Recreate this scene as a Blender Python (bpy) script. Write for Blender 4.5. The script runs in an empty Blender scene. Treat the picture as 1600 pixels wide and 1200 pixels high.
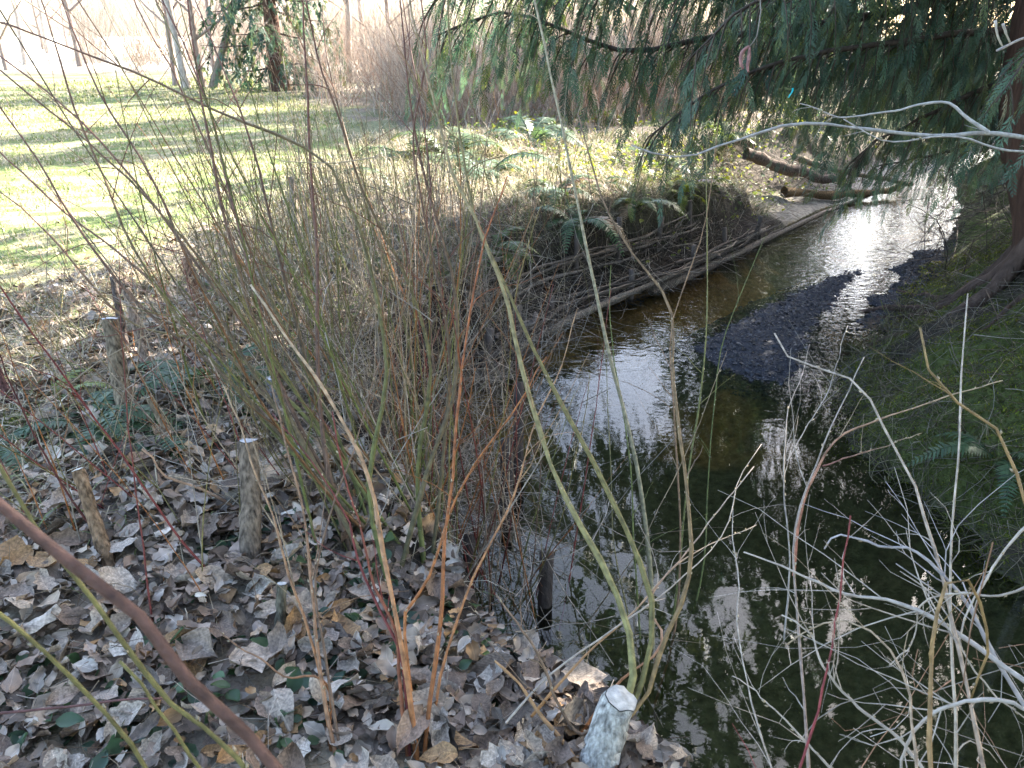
import bpy, math, random
import numpy as np
from math import radians as R

rng = np.random.default_rng(7)
random.seed(7)
S = bpy.context.scene
COL = S.collection

# ------------------------------------------------------------------ camera
CAM = np.array((0.0, 0.0, 1.6)); PITCH = R(25.0); F = 1200.0
cd = bpy.data.cameras.new('camera'); cam = bpy.data.objects.new('camera', cd); COL.objects.link(cam)
cam.location = CAM; cam.rotation_euler = (R(90) - PITCH, 0, 0)
cd.sensor_width = 36; cd.lens = 27; cd.clip_start = 0.05; cd.clip_end = 600
cd.dof.use_dof = True; cd.dof.focus_distance = 3.6; cd.dof.aperture_fstop = 11
S.camera = cam
# ------------------------------------------------------------------ light
SUN_AZ, SUN_EL = R(50), R(35)          # azimuth to the right of the view, elevation
w = bpy.data.worlds.new('World'); S.world = w; w.use_nodes = True
nt = w.node_tree; bg = nt.nodes['Background']
sky = nt.nodes.new('ShaderNodeTexSky'); sky.sky_type = 'NISHITA'; sky.sun_disc = False
sky.sun_elevation = SUN_EL; sky.sun_rotation = SUN_AZ; sky.air_density = 1.0; sky.dust_density = 2.2; sky.ozone_density = 1.0
nt.links.new(sky.outputs[0], bg.inputs[0]); bg.inputs[1].default_value = 0.125
sl = bpy.data.lights.new('sun', 'SUN'); sl.energy = 5.0; sl.angle = R(0.5); sl.color = (1, .94, .84)
so = bpy.data.objects.new('sun', sl); COL.objects.link(so)
so.rotation_euler = (R(90) - SUN_EL, 0, math.pi - SUN_AZ)
S.view_settings.view_transform = 'Standard'; S.view_settings.look = 'None'
S.view_settings.exposure = 3.42; S.view_settings.gamma = 1
S.cycles.use_denoising = True
S.cycles.max_bounces = 8; S.cycles.diffuse_bounces = 3; S.cycles.glossy_bounces = 3
S.cycles.transparent_max_bounces = 12; S.cycles.sample_clamp_indirect = 6
S.cycles.caustics_reflective = False; S.cycles.caustics_refractive = False

# ------------------------------------------------------------------ projection helpers (pixels of the 1600x1200 photograph)
FW = np.array((0, math.cos(PITCH), -math.sin(PITCH))); UP = np.array((0, math.sin(PITCH), math.cos(PITCH)))
def at(px, py, d):
    """point d metres deep (along the view axis) behind a pixel"""
    return CAM + d * (FW + np.array((1, 0, 0)) * (px - 800) / F + UP * (600 - py) / F)
def proj(P):
    v = P - CAM; d = v @ FW
    return 800 + F * v[..., 0] / d, 600 - F * (v @ UP) / d, d

# ------------------------------------------------------------------ noise
def _hash(i, j, s):
    h = (i * 374761393 + j * 668265263 + s * 1442695041) & 0xffffffff
    h = ((h ^ (h >> 13)) * 1274126177) & 0xffffffff
    return ((h ^ (h >> 16)) & 0xffff) / 65535.0
def noise(x, y, s=0):
    x = np.asarray(x, float); y = np.asarray(y, float)
    i = np.floor(x).astype(np.int64); j = np.floor(y).astype(np.int64)
    u = x - i; v = y - j; u = u * u * (3 - 2 * u); v = v * v * (3 - 2 * v)
    a = _hash(i, j, s); b = _hash(i + 1, j, s); c = _hash(i, j + 1, s); d = _hash(i + 1, j + 1, s)
    return (a * (1 - u) + b * u) * (1 - v) + (c * (1 - u) + d * u) * v - .5
def fbm(x, y, s=0, o=3):
    return sum(noise(x * 2 ** k, y * 2 ** k, s + k) / 2 ** k for k in range(o))
def sm(a, b, x):
    t = np.clip((x - a) / (b - a), 0, 1); return t * t * (3 - 2 * t)

# ------------------------------------------------------------------ terrain
WZ = -0.85
LY = np.array([-60, -2, 0, 1.0, 1.5, 2, 2.4, 3, 3.6, 4.3, 5.3, 6.5, 7.3, 8.1, 9.3, 11.3, 13.1, 15, 20, 40, 140.])
LX = np.array([8, 1.6, 1.25, 1.0, .72, .2, .0, -.28, -.58, -.7, -.25, .35, 1.2, 1.98, 2.9, 4.5, 6.3, 8.2, 13, 30, 120.])
RY = np.array([-60, -2, 0, 2, 3, 3.6, 4.3, 5.25, 6.5, 8.8, 11.2, 14.3, 16, 20, 40, 140.])
RX = np.array([14, 4.2, 3.5, 2.75, 2.45, 2.35, 2.25, 2.5, 3.45, 5.1, 6.5, 8.1, 10, 15, 32, 123.])
_yy = np.arange(-60, 140, .05)
def _smooth(v, n=9):
    k = np.ones(n) / n; return np.convolve(np.pad(v, n // 2, mode='edge'), k, 'valid')
_xl = _smooth(np.interp(_yy, LY, LX)); _xr = _smooth(np.interp(_yy, RY, RX))
_cl = 1 / np.sqrt(1 + np.gradient(_xl, .05) ** 2); _cr = 1 / np.sqrt(1 + np.gradient(_xr, .05) ** 2)
_cl = _smooth(_cl, 21); _cr = _smooth(_cr, 21)
def dleft(x, y):
    return (np.interp(y, _yy, _xl) + .09 * fbm(y * 2.3, y * 0 + 3, 5) - x) * np.interp(y, _yy, _cl)
def dright(x, y):
    return (x - np.interp(y, _yy, _xr) + .16 * fbm(y * 2.1, y * 0 + 7, 9) + .10 * fbm(y * 6, x * 3, 11)) * np.interp(y, _yy, _cr)
BARP = []
for a_, b_ in [(1082, 545), (1120, 575), (1165, 592), (1228, 606), (1252, 562), (1266, 512), (1304, 470), (1348, 421), (1292, 434), (1205, 474), (1135, 512)]:
    v_ = at(a_, b_, 1) - CAM; BARP.append((CAM + v_ * ((WZ - CAM[2]) / v_[2]))[:2])
BARP = np.array(BARP)
def bar(x, y):
    """signed distance to the gravel bar's outline (positive inside), in units of 0.22 m"""
    x = np.asarray(x, float); y = np.asarray(y, float); out = np.full(x.shape, -3.0)
    m = (x > .6) & (x < 5.2) & (y > 4.2) & (y < 9.6)
    if not m.any(): return out
    px, py = x[m], y[m]; dmin = np.full(px.shape, 9.0); ins = np.zeros(px.shape, bool)
    for k in range(len(BARP)):
        a, b = BARP[k], BARP[(k + 1) % len(BARP)]; e = b - a; t = np.clip(((px - a[0]) * e[0] + (py - a[1]) * e[1]) / (e @ e), 0, 1)
        dmin = np.minimum(dmin, np.hypot(px - a[0] - t * e[0], py - a[1] - t * e[1]))
        c = (a[1] > py) != (b[1] > py); xi = a[0] + (py - a[1]) / (b[1] - a[1] + 1e-12) * e[0]; ins ^= c & (px < xi)
    out[m] = np.where(ins, dmin, -dmin) / .22 + .28 * fbm(px * 4, py * 4, 3); return out
def lawn(x, y):
    bx = np.interp(y, [4.4, 4.6, 5.76, 7.35, 10.4, 14, 18, 26, 34], [-9, -3.3, -2.75, -2.2, -2.1, -2.7, -4.2, -8.5, -14])
    m = sm(-.25, .35, bx - x + .5 * fbm(x * 1.5, y * 1.5, 21))
    return m * sm(4.2, 4.9, y - .12 * (x + 3.2) + .5 * fbm(x * 2, y * 2, 22)) * (1 - sm(27, 30, y))
def H(x, y):
    x = np.asarray(x, float); y = np.asarray(y, float)
    d = dleft(x, y); e = dright(x, y)
    beach = sm(8.9, 11.4, y + .8 * fbm(x * 1.2, y * 1.2, 90))
    zl = np.interp(d, [0, .1, .26, .45, 1.1, 3, 60], [-.85, -.55, -.16, -.09, .0, .03, .1])
    zs = np.interp(d, [0, .06, .34, .44, .62, 1.2, 3, 60], [-.85, -.70, -.62, -.22, -.10, .0, .03, .1])
    led = sm(5.4, 6.2, y); zl = zl * (1 - led) + zs * led
    zb = np.interp(d, [0, .5, 1.1, 1.9, 3, 60], [-.85, -.74, -.6, -.12, .0, .1])
    zl = zl * (1 - beach) + zb * beach
    zl = zl + sm(.1, .5, d) * (.10 * fbm(x * .9, y * .9, 1) + .05 * fbm(x * 4, y * 4, 2)) * (1 - .6 * lawn(x, y))
    zl = zl + (.035 * fbm(x * 9, y * 9, 31) + .07 * fbm(x * 3.5, y * 3.5, 33)) * sm(.02, .15, d) * (1 - sm(.6, 1.2, d))
    zr = np.interp(e, [0, .3, .6, 1.2, 3, 8, 60], [-.85, -.66, -.42, -.08, .3, .6, 1.2])
    zr = zr + sm(.03, .4, e) * (.22 * fbm(x * 1.1, y * 1.1, 4) + .09 * fbm(x * 4.5, y * 4.5, 6))
    ins = np.minimum(-d, -e)
    bed = WZ - np.interp(ins, [0, .15, .6, 1.2], [0, .12, .3, .38]) + .07 * fbm(x * 2.2, y * 2.2, 8) * sm(0, .3, ins)
    bed = np.maximum(bed, np.minimum(bed + .2 * np.exp(-((y - 5.6) / 1.3) ** 2) * (1 - sm(.15, .75, -d)), WZ - .05 + .03 * fbm(x * 5, y * 5, 91)))
    b = bar(x, y)
    bed = np.where(b > -2.5, np.maximum(bed, WZ + np.interp(b, [-2.5, -1, 0, 1, 2.5], [-.35, -.05, -.002, .022, .04]) + .012 * noise(x * 22, y * 22, 14)), bed)
    strip = sm(5.2, 6.6, y) * (1 - sm(8.9, 10.2, y)) * (1 - sm(.25, .7, -e + .25 * fbm(x * 2.5, y * 2.5, 19)))
    bed = np.maximum(bed, WZ - .5 + strip * (.525 + .02 * noise(x * 20, y * 20, 15)))
    z = np.where(d > 0, zl, np.where(e > 0, zr, bed))
    return z
def ground(px, py):
    """terrain point seen through a pixel"""
    dv = at(px, py, 1.0) - CAM; t = .5
    while t < 80:
        p = CAM + dv * t
        if p[2] < H(p[0], p[1]): break
        t *= 1.012
    return p, t
# ------------------------------------------------------------------ mesh helpers
class G:
    """collects verts/faces/colours and links them as one mesh object"""
    def __init__(s): s.v = []; s.q = []; s.t = []; s.c = []; s.uv = []; s.n = 0
    def add(s, v, q=None, t=None, col=None, uv=None):
        v = np.asarray(v, np.float32).reshape(-1, 3)
        if q is not None and len(q): s.q.append(np.asarray(q, np.int64) + s.n)
        if t is not None and len(t): s.t.append(np.asarray(t, np.int64) + s.n)
        if col is None: col = (.5, .5, .5)
        c = np.empty((len(v), 4), np.float32); c[:, 3] = 1; c[:, :3] = col
        s.v.append(v); s.c.append(c)
        u = np.zeros((len(v), 2), np.float32)
        if uv is not None: u[:] = uv
        s.uv.append(u)
        s.n += len(v); return s
    def mesh(s, name, mat, base=(0, 0, 0), smooth=True):
        me = bpy.data.meshes.new(name)
        V = np.concatenate(s.v) - np.asarray(base, np.float32)
        q = np.concatenate(s.q) if s.q else np.zeros((0, 4), np.int64)
        t = np.concatenate(s.t) if s.t else np.zeros((0, 3), np.int64)
        idx = np.concatenate([q.ravel(), t.ravel()]).astype(np.int32)
        st = np.concatenate([np.arange(len(q)) * 4, len(q) * 4 + np.arange(len(t)) * 3]).astype(np.int32)
        me.vertices.add(len(V)); me.vertices.foreach_set('co', V.astype(np.float32).ravel())
        me.loops.add(len(idx)); me.loops.foreach_set('vertex_index', idx)
        me.polygons.add(len(st)); me.polygons.foreach_set('loop_start', st)
        me.update(calc_edges=True); me.validate()
        a = me.attributes.new('col', 'FLOAT_COLOR', 'POINT'); a.data.foreach_set('color', np.concatenate(s.c).ravel())
        a = me.attributes.new('st', 'FLOAT2', 'POINT'); a.data.foreach_set('vector', np.concatenate(s.uv).ravel())
        if smooth: me.polygons.foreach_set('use_smooth', np.ones(len(me.polygons), bool))
        me.materials.append(mat); return me
    def build(s, name, mat, parent=None, base=None, smooth=True):
        if base is None: base = parent.location if parent is not None else (0, 0, 0)
        o = bpy.data.objects.new(name, s.mesh(name, mat, tuple(base), smooth)); COL.objects.link(o)
        if parent is not None: o.parent = parent
        return o
def tag(o, label, cat, group=None, kind=None):
    if label: o['label'] = label
    if cat: o['category'] = cat
    if group: o['group'] = group
    if kind: o['kind'] = kind
    return o
def thing(name, loc, label, cat, group=None):
    o = bpy.data.objects.new(name, None); COL.objects.link(o); o.location = tuple(float(c) for c in loc)
    o.empty_display_size = .1
    return tag(o, label, cat, group)
def solo(g, name, mat, label, cat, base, group=None):
    o = g.build(name, mat, None, base); o.location = tuple(float(c) for c in base)
    return tag(o, label, cat, group)

def tubes(P, Rr, sides=5, cap=True):
    """M tubes of n points: P (M,n,3), R (M,n) -> verts, quads, tris"""
    P = np.asarray(P, float); Rr = np.asarray(Rr, float); M, n, _ = P.shape
    T = np.gradient(P, axis=1); T /= np.linalg.norm(T, axis=2, keepdims=True) + 1e-9
    mean = T.mean(1); ref = np.zeros((M, 3)); ref[np.arange(M), np.abs(mean).argmin(1)] = 1
    A = np.cross(T, ref[:, None, :]); A /= np.linalg.norm(A, axis=2, keepdims=True) + 1e-9
    B = np.cross(T, A)
    th = np.arange(sides) * 2 * math.pi / sides
    ring = A[:, :, None, :] * np.cos(th)[None, None, :, None] + B[:, :, None, :] * np.sin(th)[None, None, :, None]
    V = P[:, :, None, :] + ring * Rr[:, :, None, None]
    V = V.reshape(-1, 3)
    m = np.arange(M)[:, None, None] * n * sides; i = np.arange(n - 1)[None, :, None] * sides; k = np.arange(sides)[None, None, :]
    k2 = (k + 1) % sides
    q = np.stack([m + i + k, m + i + k2, m + i + sides + k2, m + i + sides + k], -1).reshape(-1, 4)
    t = None
    if cap and sides > 2:
        kk = np.arange(1, sides - 1)
        top = np.arange(M)[:, None] * n * sides + (n - 1) * sides
        t = np.stack([top + 0 * kk, top + kk, top + kk + 1], -1).reshape(-1, 3)
    return V, q, t
def catmull(pts, n):
    p = np.asarray(pts, float)
    if len(p) == 2: return p[0] + (p[1] - p[0]) * np.linspace(0, 1, n)[:, None]
    L = np.concatenate([[0], np.cumsum(np.linalg.norm(np.diff(p, axis=0), axis=1))]); L /= L[-1]
    m = np.gradient(p, L, axis=0); u = np.linspace(0, 1, n)
    k = np.clip(np.searchsorted(L, u, 'right') - 1, 0, len(p) - 2)
    h = (L[k + 1] - L[k])[:, None]; s = ((u - L[k])[:, None]) / h
    return ((2 * s ** 3 - 3 * s ** 2 + 1) * p[k] + (s ** 3 - 2 * s ** 2 + s) * h * m[k] + (-2 * s ** 3 + 3 * s ** 2) * p[k + 1] + (s ** 3 - s ** 2) * h * m[k + 1])
def unit(v): v = np.asarray(v, float); return v / (np.linalg.norm(v) + 1e-9)
def wob(p, a):
    """kink a path a little, like a grown shoot"""
    p = p.copy(); n = len(p); p[1:] += np.cumsum(rng.normal(0, a, (n - 1, 3)), 0) * np.linspace(.3, 1, n - 1)[:, None]
    return p
def rot_z(a):
    c, s = math.cos(a), math.sin(a); return np.array([[c, -s, 0], [s, c, 0], [0, 0, 1.]])
def rand_rot(n, tilt):
    """n rotation matrices: random heading, tilted by about `tilt`"""
    a = rng.uniform(0, 2 * math.pi, n); b = rng.normal(0, tilt, n); c = rng.normal(0, tilt, n)
    Z = np.zeros((n, 3, 3)); Z[:, 0, 0] = np.cos(a); Z[:, 0, 1] = -np.sin(a); Z[:, 1, 0] = np.sin(a); Z[:, 1, 1] = np.cos(a); Z[:, 2, 2] = 1
    X = np.zeros((n, 3, 3)); X[:, 0, 0] = 1; X[:, 1, 1] = np.cos(b); X[:, 1, 2] = -np.sin(b); X[:, 2, 1] = np.sin(b); X[:, 2, 2] = np.cos(b)
    Y = np.zeros((n, 3, 3)); Y[:, 1, 1] = 1; Y[:, 0, 0] = np.cos(c); Y[:, 0, 2] = np.sin(c); Y[:, 2, 0] = -np.sin(c); Y[:, 2, 2] = np.cos(c)
    return X @ Y @ Z
def frames(D, roll):
    """matrices whose columns are (direction D, side, normal), rolled"""
    D = D / (np.linalg.norm(D, axis=1, keepdims=True) + 1e-9)
    ref = np.tile(np.array((0, 0, 1.)), (len(D), 1)); ref[np.abs(D[:, 2]) > .95] = (1, 0, 0)
    Sd = np.cross(ref, D); Sd /= np.linalg.norm(Sd, axis=1, keepdims=True) + 1e-9
    N = np.cross(D, Sd); c = np.cos(roll)[:, None]; s = np.sin(roll)[:, None]
    return np.stack([D, Sd * c + N * s, N * c - Sd * s], -1)
def scatter(g, variants, which, loc, M, scale, cols):
    """bake copies of small variant meshes (V, Q, T, UV) into g"""
    for k, (V, Q, T, UV) in enumerate(variants):
        s = np.where(which == k)[0]
        if not len(s): continue
        W = np.einsum('mij,nj->mni', M[s], V) * scale[s][:, None, None] + loc[s][:, None, :]
        off = (np.arange(len(s)) * len(V))[:, None, None]
        q = (Q[None] + off).reshape(-1, 4) if len(Q) else None
        t = (T[None] + off).reshape(-1, 3) if len(T) else None
        g.add(W.reshape(-1, 3), q, t, np.repeat(cols[s], len(V), 0), np.tile(UV, (len(s), 1)))

# ------------------------------------------------------------------ materials
def mat(name, rough=.8, spec=.3, var=.35, scale=30., bump=.3, bscale=60., transl=0., stretch=(1, 1, 1), bdist=.01):
    m = bpy.data.materials.new(name); m.use_nodes = True; n = m.node_tree; N = n.nodes; Lk = n.links
    b = N['Principled BSDF']; b.inputs['Roughness'].default_value = rough; b.inputs['Specular IOR Level'].default_value = spec
    at_ = N.new('ShaderNodeAttribute'); at_.attribute_name = 'col'
    tc = N.new('ShaderNodeTexCoord'); mp = N.new('ShaderNodeMapping'); mp.inputs['Scale'].default_value = stretch
    Lk.new(tc.outputs['Object'], mp.inputs[0])
    nz = N.new('ShaderNodeTexNoise'); nz.inputs['Scale'].default_value = scale; nz.inputs['Detail'].default_value = 5
    Lk.new(mp.outputs[0], nz.inputs['Vector'])
    mr = N.new('ShaderNodeMapRange'); mr.inputs[1].default_value = .25; mr.inputs[2].default_value = .75
    mr.inputs[3].default_value = 1 - var; mr.inputs[4].default_value = 1 + var
    Lk.new(nz.outputs['Fac'], mr.inputs[0])
    mx = N.new('ShaderNodeVectorMath'); mx.operation = 'SCALE'
    Lk.new(at_.outputs['Color'], mx.inputs[0]); Lk.new(mr.outputs[0], mx.inputs['Scale']); Lk.new(mx.outputs[0], b.inputs['Base Color'])
    if bump:
        n2 = N.new('ShaderNodeTexNoise'); n2.inputs['Scale'].default_value = bscale; n2.inputs['Detail'].default_value = 4
        Lk.new(mp.outputs[0], n2.inputs['Vector'])
        bp = N.new('ShaderNodeBump'); bp.inputs['Strength'].default_value = bump; bp.inputs['Distance'].default_value = bdist
        Lk.new(n2.outputs['Fac'], bp.inputs['Height']); Lk.new(bp.outputs[0], b.inputs['Normal'])
    if transl:
        tr = N.new('ShaderNodeBsdfTranslucent'); ms = N.new('ShaderNodeMixShader'); ms.inputs[0].default_value = transl
        hs = N.new('ShaderNodeHueSaturation'); hs.inputs['Hue'].default_value = .475; hs.inputs['Saturation'].default_value = 1.15; hs.inputs['Value'].default_value = 1.7
        Lk.new(mx.outputs[0], hs.inputs['Color']); Lk.new(hs.outputs[0], tr.inputs[0])
        Lk.new(b.outputs[0], ms.inputs[1]); Lk.new(tr.outputs[0], ms.inputs[2])
        Lk.new(ms.outputs[0], N['Material Output'].inputs[0])
    return m
M_GROUND = mat('ground_earth', .95, .15, .5, 18, .8, 45, bdist=.03)
M_BARK = mat('bark', .85, .25, .45, 25, .8, 70, stretch=(1, 1, .35))
M_CEDARBARK = mat('cedar_bark', .9, .2, .5, 14, 1.0, 26, stretch=(1, 1, .12), bdist=.04)
M_POST = mat('post_bark', .9, .2, .85, 85, 1.0, 110, stretch=(1, 1, .35), bdist=.012)
M_STEM = mat('willow_bark', .6, .3, .55, 45, .5, 200, bdist=.004)
M_TWIG = mat('dry_twig', .8, .25, .35, 50, .2, 160, bdist=.003)
M_GRASS = mat('grass_blade', .6, .3, .25, 8, 0, transl=.4)
M_STRAW = mat('dead_grass', .75, .25, .3, 14, 0, transl=.15)
M_CEDAR = mat('cedar_spray', .5, .4, .4, 5, 0, transl=.32)
M_FERN = mat('fern_frond', .45, .4, .25, 12, 0, transl=.35)
M_BROAD = mat('evergreen_leaf', .4, .45, .25, 12, 0, transl=.4)
M_STONE = mat('wet_gravel', .7, .3, .4, 40, .3, 90)
M_WOOD = mat('cut_wood', .7, .3, .3, 60, .3, 120)
M_MOSS = mat('moss', .95, .1, .45, 30, .9, 120, transl=.2, bdist=.02)
M_TAPE = mat('plastic_tape', .35, .5, .1, 20, 0, transl=.3)

def leaf_mat(name, single):
    m = bpy.data.materials.new(name); m.use_nodes = True; n = m.node_tree; N = n.nodes; Lk = n.links; b = N['Principled BSDF']
    b.inputs['Roughness'].default_value = .62; b.inputs['Specular IOR Level'].default_value = .3
    if single:
        oi = N.new('ShaderNodeObjectInfo'); cr = N.new('ShaderNodeValToRGB'); e = cr.color_ramp.elements
        cols = LEAFCOL; e[0].position = 0; e[0].color = (*cols[0], 1); e[1].position = 1; e[1].color = (*cols[-1], 1)
        for i in range(1, len(cols) - 1):
            q = e.new(i / (len(cols) - 1)); q.color = (*cols[i], 1)
        cr.color_ramp.interpolation = 'CONSTANT'
        Lk.new(oi.outputs['Random'], cr.inputs[0]); src = cr.outputs[0]
    else:
        a = N.new('ShaderNodeAttribute'); a.attribute_name = 'col'; src = a.outputs['Color']
    st = N.new('ShaderNodeAttribute'); st.attribute_name = 'st'
    sp = N.new('ShaderNodeSeparateXYZ'); Lk.new(st.outputs['Vector'], sp.inputs[0])
    ab = N.new('ShaderNodeMath'); ab.operation = 'ABSOLUTE'; Lk.new(sp.outputs[1], ab.inputs[0])
    # side veins run forward from the midrib
    m1 = N.new('ShaderNodeMath'); m1.operation = 'MULTIPLY_ADD'; m1.inputs[1].default_value = -.55; Lk.new(ab.outputs[0], m1.inputs[0]); Lk.new(sp.outputs[0], m1.inputs[2])
    m2 = N.new('ShaderNodeMath'); m2.operation = 'MULTIPLY'; m2.inputs[1].default_value = 62; Lk.new(m1.outputs[0], m2.inputs[0])
    m3 = N.new('ShaderNodeMath'); m3.operation = 'SINE'; Lk.new(m2.outputs[0], m3.inputs[0])
    bp = N.new('ShaderNodeBump'); bp.inputs['Strength'].default_value = .22; bp.inputs['Distance'].default_value = .003
    Lk.new(m3.outputs[0], bp.inputs['Height']); Lk.new(bp.outputs[0], b.inputs['Normal'])
    tc = N.new('ShaderNodeTexCoord'); nz = N.new('ShaderNodeTexNoise'); nz.inputs['Scale'].default_value = 14; nz.inputs['Detail'].default_value = 4; Lk.new(tc.outputs['Object'], nz.inputs['Vector'])
    mr = N.new('ShaderNodeMapRange'); mr.inputs[1].default_value = .3; mr.inputs[2].default_value = .7; mr.inputs[3].default_value = .5; mr.inputs[4].default_value = 1.35
    Lk.new(nz.outputs['Fac'], mr.inputs[0])
    v = N.new('ShaderNodeVectorMath'); v.operation = 'SCALE'; Lk.new(src, v.inputs[0]); Lk.new(mr.outputs[0], v.inputs['Scale'])
    rib = N.new('ShaderNodeMath'); rib.operation = 'LESS_THAN'; rib.inputs[1].default_value = .035; Lk.new(ab.outputs[0], rib.inputs[0])
    rb = N.new('ShaderNodeMath'); rb.operation = 'MULTIPLY_ADD'; rb.inputs[1].default_value = .35; rb.inputs[2].default_value = 1; Lk.new(rib.outputs[0], rb.inputs[0])
    v2 = N.new('ShaderNodeVectorMath'); v2.operation = 'SCALE'; Lk.new(v.outputs[0], v2.inputs[0]); Lk.new(rb.outputs[0], v2.inputs['Scale'])
    Lk.new(v2.outputs[0], b.inputs['Base Color'])
    return m
LEAFCOL = [(.33, .255, .19), (.24, .165, .115), (.40, .325, .255), (.15, .10, .068), (.32, .25, .19), (.37, .28, .195), (.20, .145, .105), (.42, .355, .285), (.27, .20, .15), (.30, .175, .08), (.30, .245, .19), (.17, .12, .088), (.09, .066, .048), (.37, .30, .245)]
M_LEAF1 = leaf_mat('fallen_leaf_single', True); M_LEAFN = leaf_mat('fallen_leaf_mass', False)

# water: Fresnel mirror over clear, slightly brown water
M_WATER = bpy.data.materials.new('creek_water'); M_WATER.use_nodes = True
n = M_WATER.node_tree; N = n.nodes; Lk = n.links; N.remove(N['Principled BSDF'])
gl = N.new('ShaderNodeBsdfGlossy'); gl.inputs['Roughness'].default_value = .02
tr = N.new('ShaderNodeBsdfTransparent'); tr.inputs[0].default_value = (.66, .68, .55, 1)
fr = N.new('ShaderNodeFresnel'); fr.inputs[0].default_value = 1.34
tc = N.new('ShaderNodeTexCoord'); mp = N.new('ShaderNodeMapping'); mp.inputs['Rotation'].default_value = (0, 0, R(-40)); mp.inputs['Scale'].default_value = (1, 2.0, 1)
Lk.new(tc.outputs['Object'], mp.inputs[0])
n1 = N.new('ShaderNodeTexNoise'); n1.inputs['Scale'].default_value = 8; n1.inputs['Detail'].default_value = 1.5; n1.inputs['Distortion'].default_value = .8; Lk.new(mp.outputs[0], n1.inputs['Vector'])
n2 = N.new('ShaderNodeTexNoise'); n2.inputs['Scale'].default_value = 2.2; n2.inputs['Detail'].default_value = 2; Lk.new(tc.outputs['Object'], n2.inputs['Vector'])
sp = N.new('ShaderNodeSeparateXYZ'); Lk.new(tc.outputs['Object'], sp.inputs[0])
amt = N.new('ShaderNodeMapRange'); amt.inputs[1].default_value = 4.2; amt.inputs[2].default_value = 8.5; amt.inputs[3].default_value = .02; amt.inputs[4].default_value = .55
Lk.new(sp.outputs[1], amt.inputs[0])
b1 = N.new('ShaderNodeBump'); b1.inputs['Distance'].default_value = .012; Lk.new(amt.outputs[0], b1.inputs['Strength']); Lk.new(n1.outputs['Fac'], b1.inputs['Height'])
b2 = N.new('ShaderNodeBump'); b2.inputs['Distance'].default_value = .03; b2.inputs['Strength'].default_value = .045; Lk.new(n2.outputs['Fac'], b2.inputs['Height']); Lk.new(b1.outputs[0], b2.inputs['Normal'])
for s_ in (gl, fr): Lk.new(b2.outputs[0], s_.inputs['Normal'])
ms = N.new('ShaderNodeMixShader'); Lk.new(fr.outputs[0], ms.inputs[0]); Lk.new(tr.outputs[0], ms.inputs[1]); Lk.new(gl.outputs[0], ms.inputs[2])
Lk.new(ms.outputs[0], N['Material Output'].inputs[0])

# ------------------------------------------------------------------ ground sheet and water
def axis(lo, hi, step, grow_lo, grow_hi, far_lo, far_hi):
    mid = list(np.arange(lo, hi, step)); s = step; a = lo; low = []
    while a > far_lo: s *= grow_lo; a -= s; low.append(a)
    s = step; a = mid[-1]; up = []
    while a < far_hi: s *= grow_hi; a += s; up.append(a)
    return np.array(low[::-1] + mid + up)
gx = axis(-2.4, 6.0, .04, 1.07, 1.07, -120, 125); gy = axis(.5, 9.2, .04, 1.25, 1.035, -30, 130)
X, Y = np.meshgrid(gx, gy); Z = H(X, Y)
nx, ny = len(gx), len(gy)
q = (np.arange(ny - 1)[:, None] * nx + np.arange(nx - 1)[None, :])[..., None] + np.array([0, 1, nx + 1, nx])
D = dleft(X, Y); E = dright(X, Y); LW = lawn(X, Y)
def lerp(a, b, t): return a + (np.asarray(b) - a) * t[..., None]
C = np.zeros(X.shape + (3,)) + (.14, .11, .085)
n_a = fbm(X * 1.3, Y * 1.3, 40) + .5; n_b = fbm(X * 5, Y * 5, 41) + .5
C = lerp(C, (.22, .185, .13), sm(.4, .7, n_b) * .8)
C = lerp(C, (.085, .12, .035), sm(.5, .75, n_a) * .5 * sm(5, 7, Y))
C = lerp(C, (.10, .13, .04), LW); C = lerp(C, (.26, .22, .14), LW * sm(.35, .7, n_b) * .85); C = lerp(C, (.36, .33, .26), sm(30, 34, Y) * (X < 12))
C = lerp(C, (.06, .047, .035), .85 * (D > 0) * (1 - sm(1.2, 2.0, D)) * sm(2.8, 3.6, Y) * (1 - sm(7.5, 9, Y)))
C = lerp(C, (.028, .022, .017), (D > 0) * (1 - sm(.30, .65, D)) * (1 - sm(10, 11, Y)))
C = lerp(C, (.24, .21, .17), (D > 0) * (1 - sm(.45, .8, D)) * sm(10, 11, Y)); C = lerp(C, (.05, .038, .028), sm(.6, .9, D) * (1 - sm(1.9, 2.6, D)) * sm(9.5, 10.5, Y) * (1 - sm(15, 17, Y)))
Cr = np.zeros_like(C) + (.042, .034, .024); Cr = lerp(Cr, (.065, .075, .022), sm(.0, .35, fbm(X * 1.6 + 3, Y * 1.6, 50) + .5) * sm(-.02, .08, E) * (1 - sm(1.6, 2.6, E)))
C = np.where((E > 0)[..., None], Cr, C)
bedm = (D <= 0) & (E <= 0)
Cb = np.zeros_like(C) + (.085, .08, .045); Cb = lerp(Cb, (.20, .12, .045), sm(.45, .7, fbm(X * 1.4, Y * 1.4, 60) + .5) * sm(4, 5, Y))
Cb = lerp(Cb, (.11, .105, .06), 1 - sm(2.6, 4.0, Y))
Cb = lerp(Cb, (.36, .21, .07), np.exp(-((Y - 5.5) / 1.2) ** 2) * (1 - sm(.2, .9, -D)) * sm(.3, .6, fbm(X * 2, Y * 2, 61) + .5))  # sunlit amber glow painted into the bed colour along the left-bank shallows
gm = np.clip(np.maximum(sm(-1.2, 0, bar(X, Y)), sm(6, 6.8, Y) * (1 - sm(8.8, 9.8, Y)) * (1 - sm(.35, .7, -E))), 0, 1)
Cb = lerp(Cb, (.032, .033, .04), gm)
C = np.where(bedm[..., None], Cb, C)
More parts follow.
